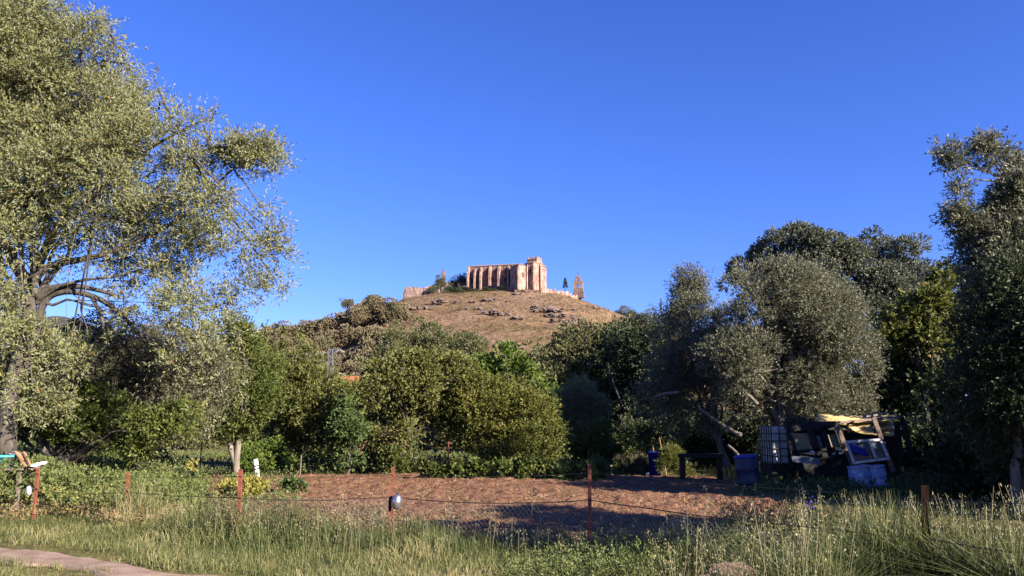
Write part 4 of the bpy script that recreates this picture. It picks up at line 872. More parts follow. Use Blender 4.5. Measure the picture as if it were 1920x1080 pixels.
# ------------------------------------------------------------ fence
POSTS = [(-330,1000,0,880,.05),(62,968,8,878,.055),(235,972,4,885,.05),(446,1008,4,880,.06),(733,1012,3,875,.05),(1106,1041,-1,870,.055),(1738,1165,-4,910,.085),(2350,1290,0,905,.075)]
fence = empty("wire_fence", (0, 10, 0), "sagging wire fence on thin rusty angle-iron posts along the path", "fence")
base_pts = []; tops = []
for i, (pxb, pyb, dx, pyt, wd) in enumerate(POSTS):
    b = G(pxb, pyb); b[2] = gz(b[0], b[1]); t = P(pxb+dx, pyt, b[1]); base_pts.append(b); tops.append(t)
    m = MB(); o3 = np.array([0, 10, 0]); p, q = b-o3-np.array([0, 0, .2]), t-o3
    m.bar(p, q, wd*.8, .006, up=(0,1,0)); m.bar(p+np.array([wd*.4,wd*.4+.004,0]), q+np.array([wd*.4,wd*.4+.004,0]), .006, wd*.8, up=(0,1,0))
    m.bar(p+np.array([0,.012,0]), q+np.array([0,.012,-.01]), wd*.5, .012, up=(0,1,0))
    pst = m.build("post", M['rust_dark_shaded'] if i == 6 else M['rust'], fence)
    if i == 6: pst["label"] = "thick rusty post nearest the camera, its shade put into the colour"
BP = np.array(base_pts); TP = np.array(tops)
def strand(name, fr, sag, rad, label=None):
    m = MB()
    for i in range(len(BP)-1):
        a = BP[i]+(TP[i]-BP[i])*fr; b = BP[i+1]+(TP[i+1]-BP[i+1])*fr
        t = np.linspace(0, 1, 24)[:, None]; q = a*(1-t)+b*t; q[:, 2] -= sag*(1+.5*math.sin(i*2.1))*4*(t*(1-t))[:, 0]; q[:, 2] += .008*vnoise(t[:, 0]*9+i*7, 3.3)
        q = q-np.array([0, 10.012, 0]); m.tube(q, rad, 5)
    m.build(name, M['wire'], fence)
strand("wire", .60, .045, .0065); strand("wire", .90, .03, .003); strand("wire", .28, .02, .003)
m = MB(); nv = 0; Vn = []; Fn = []
for i in range(3, 6):
    a, b = BP[i], BP[i+1]; L = np.linalg.norm((b-a)[:2]); k2 = int(L/.075); H = .62
    for s in (1, -1):
        for j in range(-9, k2+9):
            pts = []
            for q in np.linspace(0, 1, 9):
                u = (j+.5+s*q*8.3)/k2
                if 0 <= u <= 1: pts.append(a*(1-u)+b*u+np.array([0, -.012, H*q+.0-.03]))
            if len(pts) > 1: V, F = tube(np.array(pts)-np.array([0,10,0]), .0016, 3); Vn.append(V); Fn.append(F+nv); nv += len(V)
link("netting", mesh_np("netting", np.concatenate(Vn), np.concatenate(Fn), M['net']), fence)
# bottles hanging on the fence
def hanging(name, label, px, py, d, rx, rz_, mat, tilt=0.):
    c = P(px, py, d); o = empty(name, c, label, "tin"); o.rotation_euler = (0, tilt, 0)
    m = MB(); m.lathe([(0,-rz_),(rx*.6,-rz_*.93),(rx*.93,-rz_*.6),(rx,-.1*rz_),(rx*1.03,0),(rx,.1*rz_),(rx*.93,rz_*.6),(rx*.6,rz_*.93),(0,rz_)], (0,0,0), 20); b = m.build("body", mat, o, smooth=True)
    m = MB(); m.lathe([(rx*.3,rz_*.95),(rx*.3,rz_*1.2),(0,rz_*1.2)], (0,0,0), 12); m.build("cap", M['black_band'], o, smooth=True)
    m = MB(); m.tube([(0,0,rz_*1.2),(-rx*.6,.0,rz_*1.7),(-rx*1.2,0,rz_*1.6)], .003, 5); m.build("string", M['wire'], o)
hanging("hanging_tin", "shiny oval silver tin hanging beside the fence post in the middle of the picture", 744, 941, 11.1, .062, .10, M['tin'], .08)
hanging("hanging_bottle", "small cloudy whitish bottle hanging by the leftmost leaning fence post", 54, 920, 13.6, .04, .08, M['plastic_clear'], -.15)
m = MB(); c = P(732, 944, 11.2); m.box((-.02,-.015,-.1),(.02,.0,.1)); o = m.build("black_strap", M['black_band']); o.location = c+np.array([0,-.03,0]); tag(o, "black strap tied round the fence post next to the silver tin", "strap")
# rock by the path
h = G(1366, 1090); o = link("rock", rock_mesh("rock", 91, 1, 4, 'pebble', flat=.75, amp=.3), None, (h[0], h[1], .06)); o.scale = (.24, .2, .22); tag(o, "large pinkish rock at the bottom edge, right of the middle", "rock")
h = G(1318, 1090); o = link("rock", rock_mesh("rock", 92, 1, 3, 'pebble', flat=.7), None, (h[0], h[1], .03)); o.scale = (.10, .1, .08); tag(o, "small greyish rock touching the left side of the large pinkish rock", "rock")

# ------------------------------------------------------------ garden odds and ends
def stake(px, pyb, pxt, pyt, d, w, mat, label, name="stake", cat="stake"):
    b = P(pxb_(px), pyb, d); b[2] = gz(b[0], b[1])-.1; t = P(pxt, pyt, d); m = MB(); m.tube([b*0, (t-b)*.5+np.array([.006,0,0]), t-b], [w, w*.95, w*.9], 6)
    o = m.build(name, mat, smooth=False); o.location = b; tag(o, label, cat); return o
def pxb_(x): return x
stake(562, 886, 565, 855, 25.5, .022, M['bark_pale'], "thin pale stake right of the white tube")
stake(578, 878, 579, 858, 27.5, .014, M['bark_pale'], "thinner faint stake behind the thin pale stake")
stake(376, 862, 378, 828, 27, .02, M['bark'], "thin dark stake left of the forked trunk")
stake(835, 866, 834, 838, 26, .022, M['rust'], "left rusty stake of the pair under the fig tree's right side")
stake(841, 867, 841, 828, 26.2, .022, M['rust'], "right rusty stake of the pair, the taller one")
stake(1250, 866, 1236, 820, 25, .02, M['wood_brown'], "pinkish pole leaning left above the small blue tub", "pole", "pole")
stake(1229, 852, 1224, 835, 25.4, .018, M['wood_brown'], "short brownish stick just behind the small blue tub", "stick", "stick")
stake(1404, 852, 1424, 819, 20.4, .018, M['bark_pale'], "pale pole leaning right behind the tall blue barrel", "pole", "pole")
# white tree tubes
b = P(484, 884, 24); b[2] = gz(b[0], b[1]); t = P(479, 861, 24); o = empty("tree_tube", b, "leaning white plastic tube with two black bands right of the forked trunk", "tree tube")
dv = (t-b); m = MB(); m.tube([dv*0, dv], [.07, .07], 14); m.build("tube", M['white_paint'], o, smooth=True)
for f in (.52, .66): m = MB(); m.tube([dv*f, dv*(f+.06)], [.073, .073], 14); m.build("band", M['black_band'], o, smooth=True)
b = P(361, 886, 23.5); b[2] = gz(b[0], b[1]); o = empty("lemon_sapling", b, "tiny yellow-leaved sapling in a short white tube left of the forked trunk", "sapling")
m = MB(); m.tube([(0,0,0),(.03,0,.22)], [.05,.05], 12); m.build("tube", M['white_paint'], o, smooth=True)
m = MB(); m.tube([(.02,0,.1),(.02,0,.75)], [.012,.006], 6); m.build("stem", M['bark'], o)
r5 = np.random.RandomState(9); me, c, r = crown_mesh("leaves", r5, [(.02,0,.42,.15,.15,.2),(.03,0,.62,.08,.08,.15)], M['leaf_yellow'], 45, .07, 6, .07, .045, 6); link("leaves", me, o)
bush("dark_cabbage", "dark leafy plant left of the tiny yellow sapling", "plant", 338, 886, 22.5, .3, 'leaf_dark', 60, .2, .13, tall=.8)
bush("dark_cabbage", "second dark leafy plant, farther from the tiny yellow sapling", "plant", 326, 888, 22.2, .22, 'leaf_dark', 40, .2, .13, tall=.8)
bush("weed_clump", "dark leafy weed standing at the left edge of the bare red soil", "plant", 552, 920, 19, .28, 'leaf_blue', 110, .12, .05, tall=1.1)
bush("yellow_plant", "yellowish leafy plant just right of the third fence post", "plant", 470, 915, 18.5, .36, 'leaf_yellow', 150, .12, .035, tall=1.0, up=.8)
bush("yellow_plant", "small yellowish plant behind the third fence post, left side", "plant", 432, 912, 19, .26, 'leaf_yellow', 100, .12, .035, tall=1.0, up=.8)
bush("straw_heap", "low heap of dry straw at the back of the bean patch", "straw heap", 315, 880, 25, .55, 'dry_grass', 260, .14, .012, tall=.35)
# wooden board and posts under the trees at the left
d = 20.5; c = P(149, 856, d); c[2] = 0
m = MB(); W2 = 12*d/FPX; H2 = P(149, 823, d)[2]
for j in range(4): m.box((-W2+j*W2/2+.004,0,.2),(-W2+(j+1)*W2/2-.004,.03,H2-.02*(j % 2)))
m.box((-W2,.03,.5),(W2,.06,.58)); m.box((-W2,.03,H2-.2),(W2,.06,H2-.12))
o = m.build("board_panel", M['wood_old']); o.location = c; tag(o, "upright panel of weathered boards standing under the trees at the left", "board panel")
stake(127, 862, 126, 812, 20.4, .03, M['rust_dark_shaded'], "dark reddish post left of the upright weathered boards", "wooden_post", "post")
# tubs and boards at the far left edge
d = 16.0
def at(px, py, dd=d): c = P(px, py, dd); return c
c = at(8, 876); zb = c[2]; o = empty("basin", c, "turquoise plastic basin at the left edge behind the bean patch", "basin")
m = MB(); m.lathe([(0,0),(.2,0),(.27,.2),(.29,.2),(.29,.22),(.25,.22),(.19,.03),(0,.03)], (-.05,0,0), 24); m.build("bowl", M['teal'], o, smooth=True); m = MB(); m.lathe([(.29,.195),(.31,.2),(.31,.225),(.29,.23)], (-.05,0,0), 24); m.build("rim", M['teal'], o, smooth=True)
c = at(26, 872); o = empty("bucket", c, "grey-blue bucket between the turquoise basin and the leaning board", "bucket")
m = MB(); m.lathe([(0,0),(.10,0),(.125,.2),(.135,.2),(.135,.22),(.12,.22),(.095,.02),(0,.02)], (0,0,0), 22); m.build("body", M['galv'], o, smooth=True)
m = MB(); t = np.linspace(0, math.pi, 12); m.tube([(.13*math.cos(a), 0, .2+.1*math.sin(a)) for a in t], .005, 6); m.build("handle", M['wire'], o)
m = MB(); m.box((-.42,-.35,-.06),(.5,.35,-.02))
for sx in (-.36, .42):
    for sy in (-.28, .28): m.box((sx-.03,sy-.03,-.8),(sx+.03,sy+.03,-.06))
m2 = m.build("table", M['wood_old']); m2.location = at(14, 874); tag(m2, "low bench carrying the turquoise basin and the grey-blue bucket", "bench")
p, q = at(34, 848), at(52, 876, 15.7); m = MB(); m.bar(p-p, q-p, .02, .17, up=(0,1,0)); o = m.build("leaning_board", M['wood_brown']); o.location = p; tag(o, "orange-brown board leaning beside the grey-blue bucket", "board")
p, q = at(45, 848), at(60, 880, 15.6); m = MB(); m.bar(p-p, q-p, .03, .05, up=(0,1,0)); o = m.build("leaning_plank", M['wood_brown']); o.location = p; tag(o, "narrow pinkish plank leaning right of the orange-brown board", "plank")
for px, py, wd, lb in [(66,872,.06,"long white board lying right of the leaning planks"),(72,870,.06,"small white scrap right of the long white board"),(81,868,.05,"second small white scrap on the bean patch")]:
    c = at(px, py, 15.6); m = MB(); m.box((-wd,-.06,-.012),(wd,.06,.012)); o = m.build("white_board", M['white_paint']); o.location = c; o.rotation_euler = (.25,0,.2); tag(o, lb, "white board")
for px, py, lb in [(19,851,"white crumpled bag on the grey-blue bucket"),(27,849,"white rag on the rim of the grey-blue bucket")]:
    o = link("white_bag", rock_mesh("white_bag", 70+px, 1, 2, 'white_paint'), None, at(px, py)); o.scale = (.06,.05,.04); tag(o, lb, "bag")
# drum, small blue tub, rail
def drum(name, label, px, pyb, d, r, h, mat, lid=None, lean=(0, 0), cat="barrel"):
    b = P(px, pyb, d); b[2] = gz(b[0], b[1]); o = empty(name, b, label, cat); o.rotation_euler = (lean[0], lean[1], 0)
    m = MB(); pr = [(0,0),(r*.9,0),(r*.96,.03*h),(r,.12*h),(r,.3*h),(r*1.035,.32*h),(r*1.035,.345*h),(r,.365*h),(r,.64*h),(r*1.035,.66*h),(r*1.035,.685*h),(r,.705*h),(r*.98,.88*h),(r*.88,.95*h),(r*.88,.965*h)]
    m.lathe(pr+[(0,.965*h)] , (0,0,0), 28); m.build("body", mat, o, smooth=True)
    m = MB(); m.lathe([(r*.88,.94*h),(r*1.0,.94*h),(r*1.02,.955*h),(r*1.02,h),(r*.95,1.01*h),(0,1.01*h)], (0,0,0), 28); m.build("lid", lid or mat, o, smooth=True); return o
drum("blue_barrel", "tall blue plastic barrel with a bright blue lid, leaning left of the collapsed greenhouse", 1407, 918, 19.4, .27, .92, M['blue_plastic'], M['blue_bright'], (0, -.09))
drum("metal_drum", "narrow pale bluish metal drum at the foot of the dark oak", 1162, 868, 26.5, .14, .5, M['galv'], None, (0,.02), "drum")
c = P(1228, 868, 25); c[2] = gz(c[0], c[1]); o = empty("blue_tub", c, "small bright blue tub in front of the brush heap", "tub")
m = MB(); hh = P(1228, 848, 25)[2]; m.lathe([(0,0),(.17,0),(.2,hh-.04),(.22,hh-.04),(.22,hh),(.19,hh),(.16,.03),(0,.03)], (0,0,0), 22); m.build("body", M['blue_bright'], o, smooth=True)
m = MB(); m.box((-.3,-.2,.05),(-.22,-.12,.12)); m.build("white_tag", M['white_paint'], o)
d = 22.5; rl = empty("bench", (P(1305,860,d)[0], d, 0), "dark rough wooden bench rail between the orange dry bush and the tall blue barrel", "bench")
x0, x1 = -.45, .75; zr = P(1305, 851, d)[2]
m = MB(); m.box((x0,-.05,zr-.1),(x1,.25,zr)); m.build("seat", M['wood_dark'], rl)
for x in (x0+.03, x1-.15): m = MB(); m.box((x,-.02,-.1),(x+.12,.2,zr-.102)); m.build("leg", M['wood_dark'], rl)
# pruned limbs of the olive above
for pts, r, dd, lb in [([(1310,765),(1335,782),(1352,795),(1375,810),(1390,816)], (2.2,4.8), 25, "bare broken pale branch hanging under the tall narrow olive"), ([(1228,744),(1245,738),(1260,737),(1275,735)], (2.5,3), 26, "short bare pale branch stub left of the tall narrow olive"),
                       ([(1370,715),(1400,738),(1420,758)], (2,4), 24, "thin bare branch crossing between the two large olives"), ([(1365,835),(1380,848),(1388,860)], (2.5,3.5), 23.5, "bare pale stick standing left of the tall blue barrel")]:
    m = MB(); pxtube(m, pts, r, dd, -.8); c = np.array(m.V[0]); m.V = [(x-c[0], y-c[1], z-c[2]) for x, y, z in m.V]; o = m.build("bare_branch", M['bark_pale'], smooth=True); o.location = c; tag(o, lb, "branch")

# ------------------------------------------------------------ collapsed greenhouse
D0 = 19.5
def zz(x, y, d=D0): return P(1340+x/4.571, 740+y/4.571, d)
gb = zz(1000, 760); gb[2] = 0
gh = empty("greenhouse", gb, "collapsed makeshift greenhouse of leaning wooden frames under the large olive", "greenhouse")
def bz_(pts): return [np.array(p)-gb for p in pts]
def beam(name, a, b, w, mat, t=None):
    m = MB(); p, q = bz_([a, b]); m.bar(p, q, w, t or w*.6, up=(0,1,0)); return m.build(name, mat, gh)
beam("leaning_post", zz(1035,240), zz(1200,640), .10, M['wood_old']); beam("leaning_post", zz(1360,195,19.3), zz(1530,660,19.3), .10, M['wood_old']); beam("leaning_post", zz(1600,190,20.3), zz(1700,560,20.3), .11, M['wood_dark'])
beam("leaning_post", zz(630,260,20), zz(660,620,20), .09, M['wood_dark']); beam("leaning_post", zz(1560,230,21.2), zz(1600,600,21.2), .12, M['wood_dark']); beam("leaning_post", zz(1120,260,21.2), zz(1150,560,21.2), .08, M['wood_dark'])
beam("top_rail", zz(1030,240), zz(1605,190,20.3), .055, M['wood_old']); beam("top_rail", zz(620,255,20), zz(1040,245), .10, M['shade_net']); beam("brace", zz(1190,230,19.6), zz(1080,290,20.4), .05, M['wood_dark'])
def quad(name, cs, mat, t=.02, parent=gh):
    m = MB(); q = bz_(cs) if parent is gh else cs; f = np.array([0, t, 0]); m.add([*q, *[p+f for p in q]], [(0,1,2,3),(7,6,5,4),(0,4,5,1),(1,5,6,2),(2,6,7,3),(3,7,4,0)]); return m.build(name, mat, parent)
# dark window wall: frame bars, two pale panels and a grey board
F0 = 19.7
for a, b, w in [((615,285),(1040,275),.14),((640,320),(690,560),.16),((700,505),(900,535),.06),((820,300),(900,545),.16),((925,290),(1010,560),.13),((1035,280),(1110,500),.09),((660,490),(1130,455),.06)]:
    beam("window_frame", zz(*a, F0), zz(*b, F0), w, M['shade_net'], .05)
quad("panel", [zz(668,330,F0+.07), zz(815,330,F0+.07), zz(850,500,F0+.07), zz(690,505,F0+.07)], M['tan_panel'])
quad("panel", [zz(945,345,F0+.07), zz(1050,340,F0+.07), zz(1080,445,F0+.07), zz(965,450,F0+.07)], M['tan_panel'])
quad("panel", [zz(835,350,F0+.07), zz(900,350,F0+.07), zz(930,450,F0+.07), zz(860,450,F0+.07)], M['grey_board'])
quad("bottom_board", [zz(660,525), zz(900,545), zz(900,605), zz(665,575)], M['grey_board'])
quad("shade_sheet", [zz(620,262,20.4), zz(1030,262,20.4), zz(1190,700,20.4), zz(700,700,20.4)], M['shade_net'])
# white sash leaning in front
for a, b in [((1130,405),(1420,385)),((1130,405),(1195,590)),((1195,585),(1490,545)),((1420,385),(1495,560)),((1325,400),(1385,560))]:
    beam("white_sash", zz(*a, 19.1), zz(*b, 19.1), .055, M['white_paint'], .03)
quad("window_glass", [zz(1150,410,19.14), zz(1415,395,19.14), zz(1485,548,19.14), zz(1205,575,19.14)], M['glass_dusty'], .004)
quad("back_boards", [zz(1100,310,21.4), zz(1570,330,21.4), zz(1600,720,21.4), zz(1200,740,21.4)], M['wood_dark'], .03)
# things inside / beside it
m = MB(); r6 = np.random.RandomState(4)
for j in range(4):
    a = zz(1150+10*j, 420+22*j, 19.0-.01*j); b = zz(1300+8*j, 480+14*j, 18.95-.01*j); t = np.linspace(0, 1, 7)[:, None]; q = a*(1-t)+b*t; q[1:-1] += r6.normal(0, .008, (5, 3)); m.tube(q, [.012,.03,.035,.03,.035,.03,.015], 7)
o = m.build("blue_tarp", M['blue_bright'], smooth=True); tag(o, "bright blue folded tarpaulin behind the white window sash", "tarpaulin")
drum("blue_barrel", "faded blue-white barrel under the white window sash, left of its pair", 1618, 912, 19.35, .25, .66, M['blue_pale'], None, (0,-.12))
drum("blue_barrel", "faded blue-white barrel under the white window sash, right one with white streaks", 1649, 912, 19.3, .22, .66, M['blue_pale'], None, (0,-.12))
# tank in a cage
d = 20.6; c = P(1480, 872, d); x0 = P(1449, 872, d)[0]; z0 = P(1449, 869, d)[2]; zt = P(1449, 799, d)[2]
tk = empty("water_tank", (x0, d, z0), "square white plastic water tank in a dark steel cage, left end of the greenhouse", "water tank")
m = MB(); m.box((.02,.02,0),(.98,.98,zt-z0-.02)); m.build("tank", M['white_plastic'], tk, bevel=.05)
m = MB()
for j in range(6): x = .0+j*.2; m.bar((x,0,-.02),(x,0,zt-z0),.022); m.bar((0,x,-.02),(0,x,zt-z0),.022); m.bar((1,x,-.02),(1,x,zt-z0),.022)
for j in range(6): z = j*(zt-z0)/5; m.bar((-.01,-.01,z),(1.01,-.01,z),.022); m.bar((-.012,0,z),(-.012,1,z),.022); m.bar((1.012,0,z),(1.012,1,z),.022)
m.build("cage", M['cage'], tk)
m = MB(); m.box((-.02,-.02,-z0-.1),(1.02,1.0,-.03)); m.build("pallet", M['wood_dark'], tk)
# yellow corrugated sheets
def corr(label, a, b, c_, d_, waves=9):
    """corrugated sheet: corners a-b far long edge, d_-c_ near long edge"""
    nu, nv_ = waves*8, 8; a, b, c_, d_ = [np.array(p) for p in (a, b, c_, d_)]
    s = np.linspace(0, 1, nv_); u = np.linspace(0, 1, nu); V = []
    nrm = unit(np.cross(b-a, d_-a)); nrm = nrm if nrm[2] > 0 else -nrm
    o0 = a
    for j in u:
        for i in s: V.append((a*(1-i)+b*i)*(1-j)+(d_*(1-i)+c_*i)*j+nrm*(.022*math.sin(j*waves*2*math.pi)-.05*math.sin(i*math.pi))-o0)
    V = np.array(V); V = np.concatenate([V, V-nrm*.006]); n0 = nu*nv_
    F = [(j*nv_+i, j*nv_+i+1, (j+1)*nv_+i+1, (j+1)*nv_+i) for j in range(nu-1) for i in range(nv_-1)]; F += [tuple(n0+q for q in f[::-1]) for f in F]
    F += [(j*nv_, (j+1)*nv_, n0+(j+1)*nv_, n0+j*nv_) for j in range(nu-1)]+[((j+1)*nv_-1, n0+(j+1)*nv_-1, n0+(j+2)*nv_-1, (j+2)*nv_-1) for j in range(nu-1)]
    F += [(i, n0+i, n0+i+1, i+1) for i in range(nv_-1)]+[((nu-1)*nv_+i, (nu-1)*nv_+i+1, n0+(nu-1)*nv_+i+1, n0+(nu-1)*nv_+i) for i in range(nv_-1)]
    o = link("corrugated_sheet", mesh_np("corrugated_sheet", V, np.array(F), M['yellow_sheet'], smooth=True), None, o0); tag(o, label, "roofing sheet")
corr("topmost long yellow corrugated sheet on the greenhouse roof", zz(880,168,20.7), zz(1565,178,20.9), zz(1545,215,20.0), zz(870,225,20.0), 6)
corr("yellow corrugated sheet just below the topmost one, sagging to the right", zz(1000,205,20.6), zz(1530,245,20.7), zz(1540,292,20.0), zz(1020,238,20.0), 5)
corr("lowest yellow corrugated sheet slanting down at the right", zz(1070,255,20.4), zz(1530,315,20.5), zz(1540,352,19.9), zz(1085,290,19.9), 5)
corr("short yellow corrugated sheet piece under the top rail", zz(1080,232,20.1), zz(1330,240,20.2), zz(1370,335,19.8), zz(1180,300,19.8), 5)
for j, (a, b, lb) in enumerate([((1360,180),(1480,152),"splintered grey lath lying on the yellow sheets, upper"),((1300,188),(1440,158),"splintered grey lath lying on the yellow sheets, lower"),((1250,190),(1400,150),"longest grey lath lying on the yellow sheets")]):
    m = MB(); p, q = zz(*a, 20.3+.1*j), zz(*b, 20.6+.1*j); m.bar(p-p, q-p, .05, .02, up=(0,1,0)); o = m.build("lath", M['bark_pale']); o.location = p; tag(o, lb, "lath")
bush("dead_leaf_pile", "brown heap of dead leaves lying on the greenhouse roof beside the yellow sheets", "leaf heap", 1340+735/4.571, 800, 20.3, .45, 'weed', 260, .08, .04, tall=.28); o = SC.objects["dead_leaf_pile"]; o.location.z = zz(735,250,20.3)[2]-.06
quad("roof_mat", [zz(620,250,20.0), zz(860,245,20.0), zz(860,225,20.7), zz(630,232,20.7)], M['wood_old'])
rr_ = [(795,445),(840,490),(1020,505),(1085,500),(1075,475)]
for (x, y), lb, mt_ in zip(rr_, ["pinkish bag on the sill of the greenhouse's first window","crumpled white bag below the pinkish bag","white bottle heap in the greenhouse's second window","small white can at the foot of the left leaning post","small white can above the other by the left leaning post"], ['pebble','white_paint','white_paint','white_paint','white_paint']):
    o = link("bag" if 'bag' in lb else "white_can", rock_mesh("bag", int(x), 1, 2, mt_), None, zz(x, y, 19.55)); s = .09 if mt_ == 'pebble' else .05; o.scale = (s, s*.8, s); tag(o, lb, "bag" if 'bag' in lb else "can")

# ------------------------------------------------------------ grass, crops, straw
def gsample(n, px0, px1, py0, py1, seed):
    r = np.random.RandomState(seed); px = r.uniform(px0, px1, n); py = r.uniform(py0, py1, n)
    xr = (px-960)/FPX; yr = (540-py)/FPX; dy = CT-ST*yr; dz = ST+CT*yr; s = -CAMZ/dz
    return xr*s, dy*s, px, py, r
def blades(name, label, cat, x, y, h, wd, mat, r, lean=.45, curl=.8, vbias=None, dens=None):
    n = len(x); z = gz(x, y)
    a = r.uniform(0, 2*math.pi, n); ln = np.abs(r.normal(0, lean, n)); dx, dy = np.cos(a)*ln, np.sin(a)*ln
    b = r.uniform(0, 2*math.pi, n); sx, sy = np.cos(b)*wd*.5, np.sin(b)*wd*.5
    B = np.stack([x, y, z-.03], 1); S = np.stack([sx, sy, 0*sx], 1)
    m1 = B+np.stack([dx*h*.4, dy*h*.4, h*.58], 1); tp = B+np.stack([dx*h*(1+curl*r.rand(n)), dy*h*(1+curl*r.rand(n)), h*(1-.25*ln)], 1)
    V = np.stack([B-S, B+S, m1+S*.8, m1-S*.8, tp+S*.12, tp-S*.12], 1).reshape(-1, 3); i = np.arange(n)*6
    Q = np.stack([np.stack([i, i+1, i+2, i+3], 1), np.stack([i+3, i+2, i+4, i+5], 1)], 1).reshape(-1, 4)
    v = np.clip(r.beta(2, 3, n)+(0 if vbias is None else vbias), 0, 1)
    o = link(name, mesh_np(name, V, Q, M[mat], np.repeat(v, 2))); return tag(o, label, cat, kind="stuff")
def fence_y(x): return np.interp(x, BP[:, 0], BP[:, 1])
def onpath(px, py):   # the bare track
    lo = np.interp(px, [-700,-300,0,110,240,520], [985,1010,1050,1062,1082,1130]); up = np.interp(px, [-700,-300,0,150,290,450,760], [960,990,1024,1036,1058,1080,1125])
    j = 5*fbm(np.asarray(px)*.03, np.asarray(py)*.05, 3., 3); return (py > up+3+j) & (py < lo-3+j)
# 1 tall grass along the fence
x, y, px, py, r = gsample(270000, -350, 2300, 915, 1250, 31)
fy = fence_y(x); dlt = y-fy
hb = np.interp(px, [-350,0,170,225,280,350,400,520,700,760,850,960,1150,1230,1300,1500,1700,1780,1920,2300], [.25,.2,.22,.55,.85,.75,.45,.52,.52,.42,.26,.18,.24,.42,.62,.8,.7,.62,.8,.9])
back = np.where(px > 1200, 1.5, .7); front = np.where(px > 1150, 4.0, np.interp(px, [0, 300, 900], [1.0, 1.2, 2.2]))
wgt = np.where(dlt > 0, np.exp(-(dlt/back)**2*1.5), np.clip(1+dlt/front, .25, 1))
RX_ = G(1358, 1092)
keep = ~(((x-RX_[0]+.05)**2+(y-RX_[1]+.85)**2 < 1.15) & (y < RX_[1]+.1)) & ~(((x-BP[6][0]+.30)**2+(y-BP[6][1]+.62)**2 < .62**2) & (y < BP[6][1]+.03)) & ((x-BP[6][0]+.62)**2+(y-BP[6][1]+1.3)**2 > .55**2) & (wgt > .06) & (dlt < back*1.3) & ~onpath(px, py) & (y > 3.2) & (r.rand(len(x)) < np.where(px < 1150, .55+.45*(dlt > -front), 1))
pn = fbm(x*.9, y*.9, 5., 3); keep &= r.rand(len(x)) < np.clip(.75+.6*pn, .15, 1)
x, y, px, wgt, pn, hb = x[keep], y[keep], px[keep], wgt[keep], pn[keep], hb[keep]
h = hb*np.where(px < 1150, .10+.90*np.maximum(wgt-.15, 0)/.85, .35+.65*wgt)*r.uniform(.45, 1.15, len(x))*np.clip(1+.7*pn, .45, 1.6); h = np.clip(h, .05, 1.1)
dryb = np.clip(.7*fbm(x*.8+9, y*.8, 2., 3), -.2, .5)+np.where(px > 1250, .06, -.04)
blades("tall_grass", "tall green and straw-coloured grass growing along the wire fence", "grass", x, y, h, r.uniform(.006, .014, len(x)), 'grass', r, vbias=dryb, lean=.55)
# 2 short turf in front of the fence and around the path
x, y, px, py, r = gsample(190000, -350, 2300, 955, 1250, 32)
keep = (~onpath(px, py)) & (y < fence_y(x)+1.2) & (y > 3.2); x, y, px, py = x[keep], y[keep], px[keep], py[keep]
strip = onpath(px, py-30) | onpath(px, py+14)
blades("turf", "short trodden grass between the wire fence and the dirt path", "grass", x, y, np.where(strip, .035, .11)*r.uniform(.5, 1.5, len(x)), r.uniform(.005, .010, len(x)), 'grass', r, lean=.6, vbias=np.where(strip, .35, .06)+.45*fbm(x*1.3, y*1.3, 3., 3))
# 3 grass on the garden ground between crop and trees
x, y, px, py, r = gsample(95000, -200, 2100, 845, 935, 33)
infield = (py > np.interp(px, [330,560,800,1100,1480], [893,889,887,890,900])) & (px > 380) & (px < 1380)
keep = ~infield | (r.rand(len(x)) < .04); x, y, px = x[keep], y[keep], px[keep]
blades("garden_grass", "low grass covering the garden floor under the trees", "grass", x, y, r.uniform(.06, .22, len(x))*np.where(px > 1350, 1.6, 1), r.uniform(.012, .025, len(x)), 'grass', r, lean=.5, vbias=.1*fbm(x*.4, y*.4, 1., 3)-.05)
# green carpet on the lower part of the soil
x, y, px, py, r = gsample(60000, 420, 1500, 900, 1030, 34)
pn = fbm(x*.8, y*.8, 8., 3); wg = np.clip((py-925)/60, .10, 1); keep = (y > fence_y(x)+.2) & (r.rand(len(x)) < wg*np.clip(.35+pn, 0, .9)); x, y = x[keep], y[keep]
blades("sparse_grass", "thin young grass coming up on the near side of the bare soil", "grass", x, y, r.uniform(.03, .10, len(x)), r.uniform(.006, .012, len(x)), 'grass', r, lean=.7)
# straw on the soil
x, y, px, py, r = gsample(56000, 400, 1500, 888, 1010, 35)
keep = (y > fence_y(x)+.3) & (r.rand(len(x)) < np.clip(.6+.9*fbm(x*.7, y*.7, 4., 3), .08, 1)); x, y = x[keep], y[keep]; n = len(x)
a = r.uniform(0, 6.28, n); D = unit(np.stack([np.cos(a), np.sin(a), np.abs(r.normal(0, .35, n))], 1)); B = np.stack([x, y, gz(x, y)+.065], 1)
S = unit(np.cross(D, np.array([0, 0, 1.])))*0+unit(np.stack([-np.sin(a), np.cos(a), r.normal(0, .6, n)], 1))
V, Q = leaf_quads(B, D, S, r.uniform(.03, .12, n), r.uniform(.008, .024, n))
tag(link("straw", mesh_np("straw", V, Q, M['dry_grass'], np.clip(r.beta(1.5,2.5,n),0,1))), "pale straw and dry leaves strewn over the bare red soil", "straw", kind="stuff")
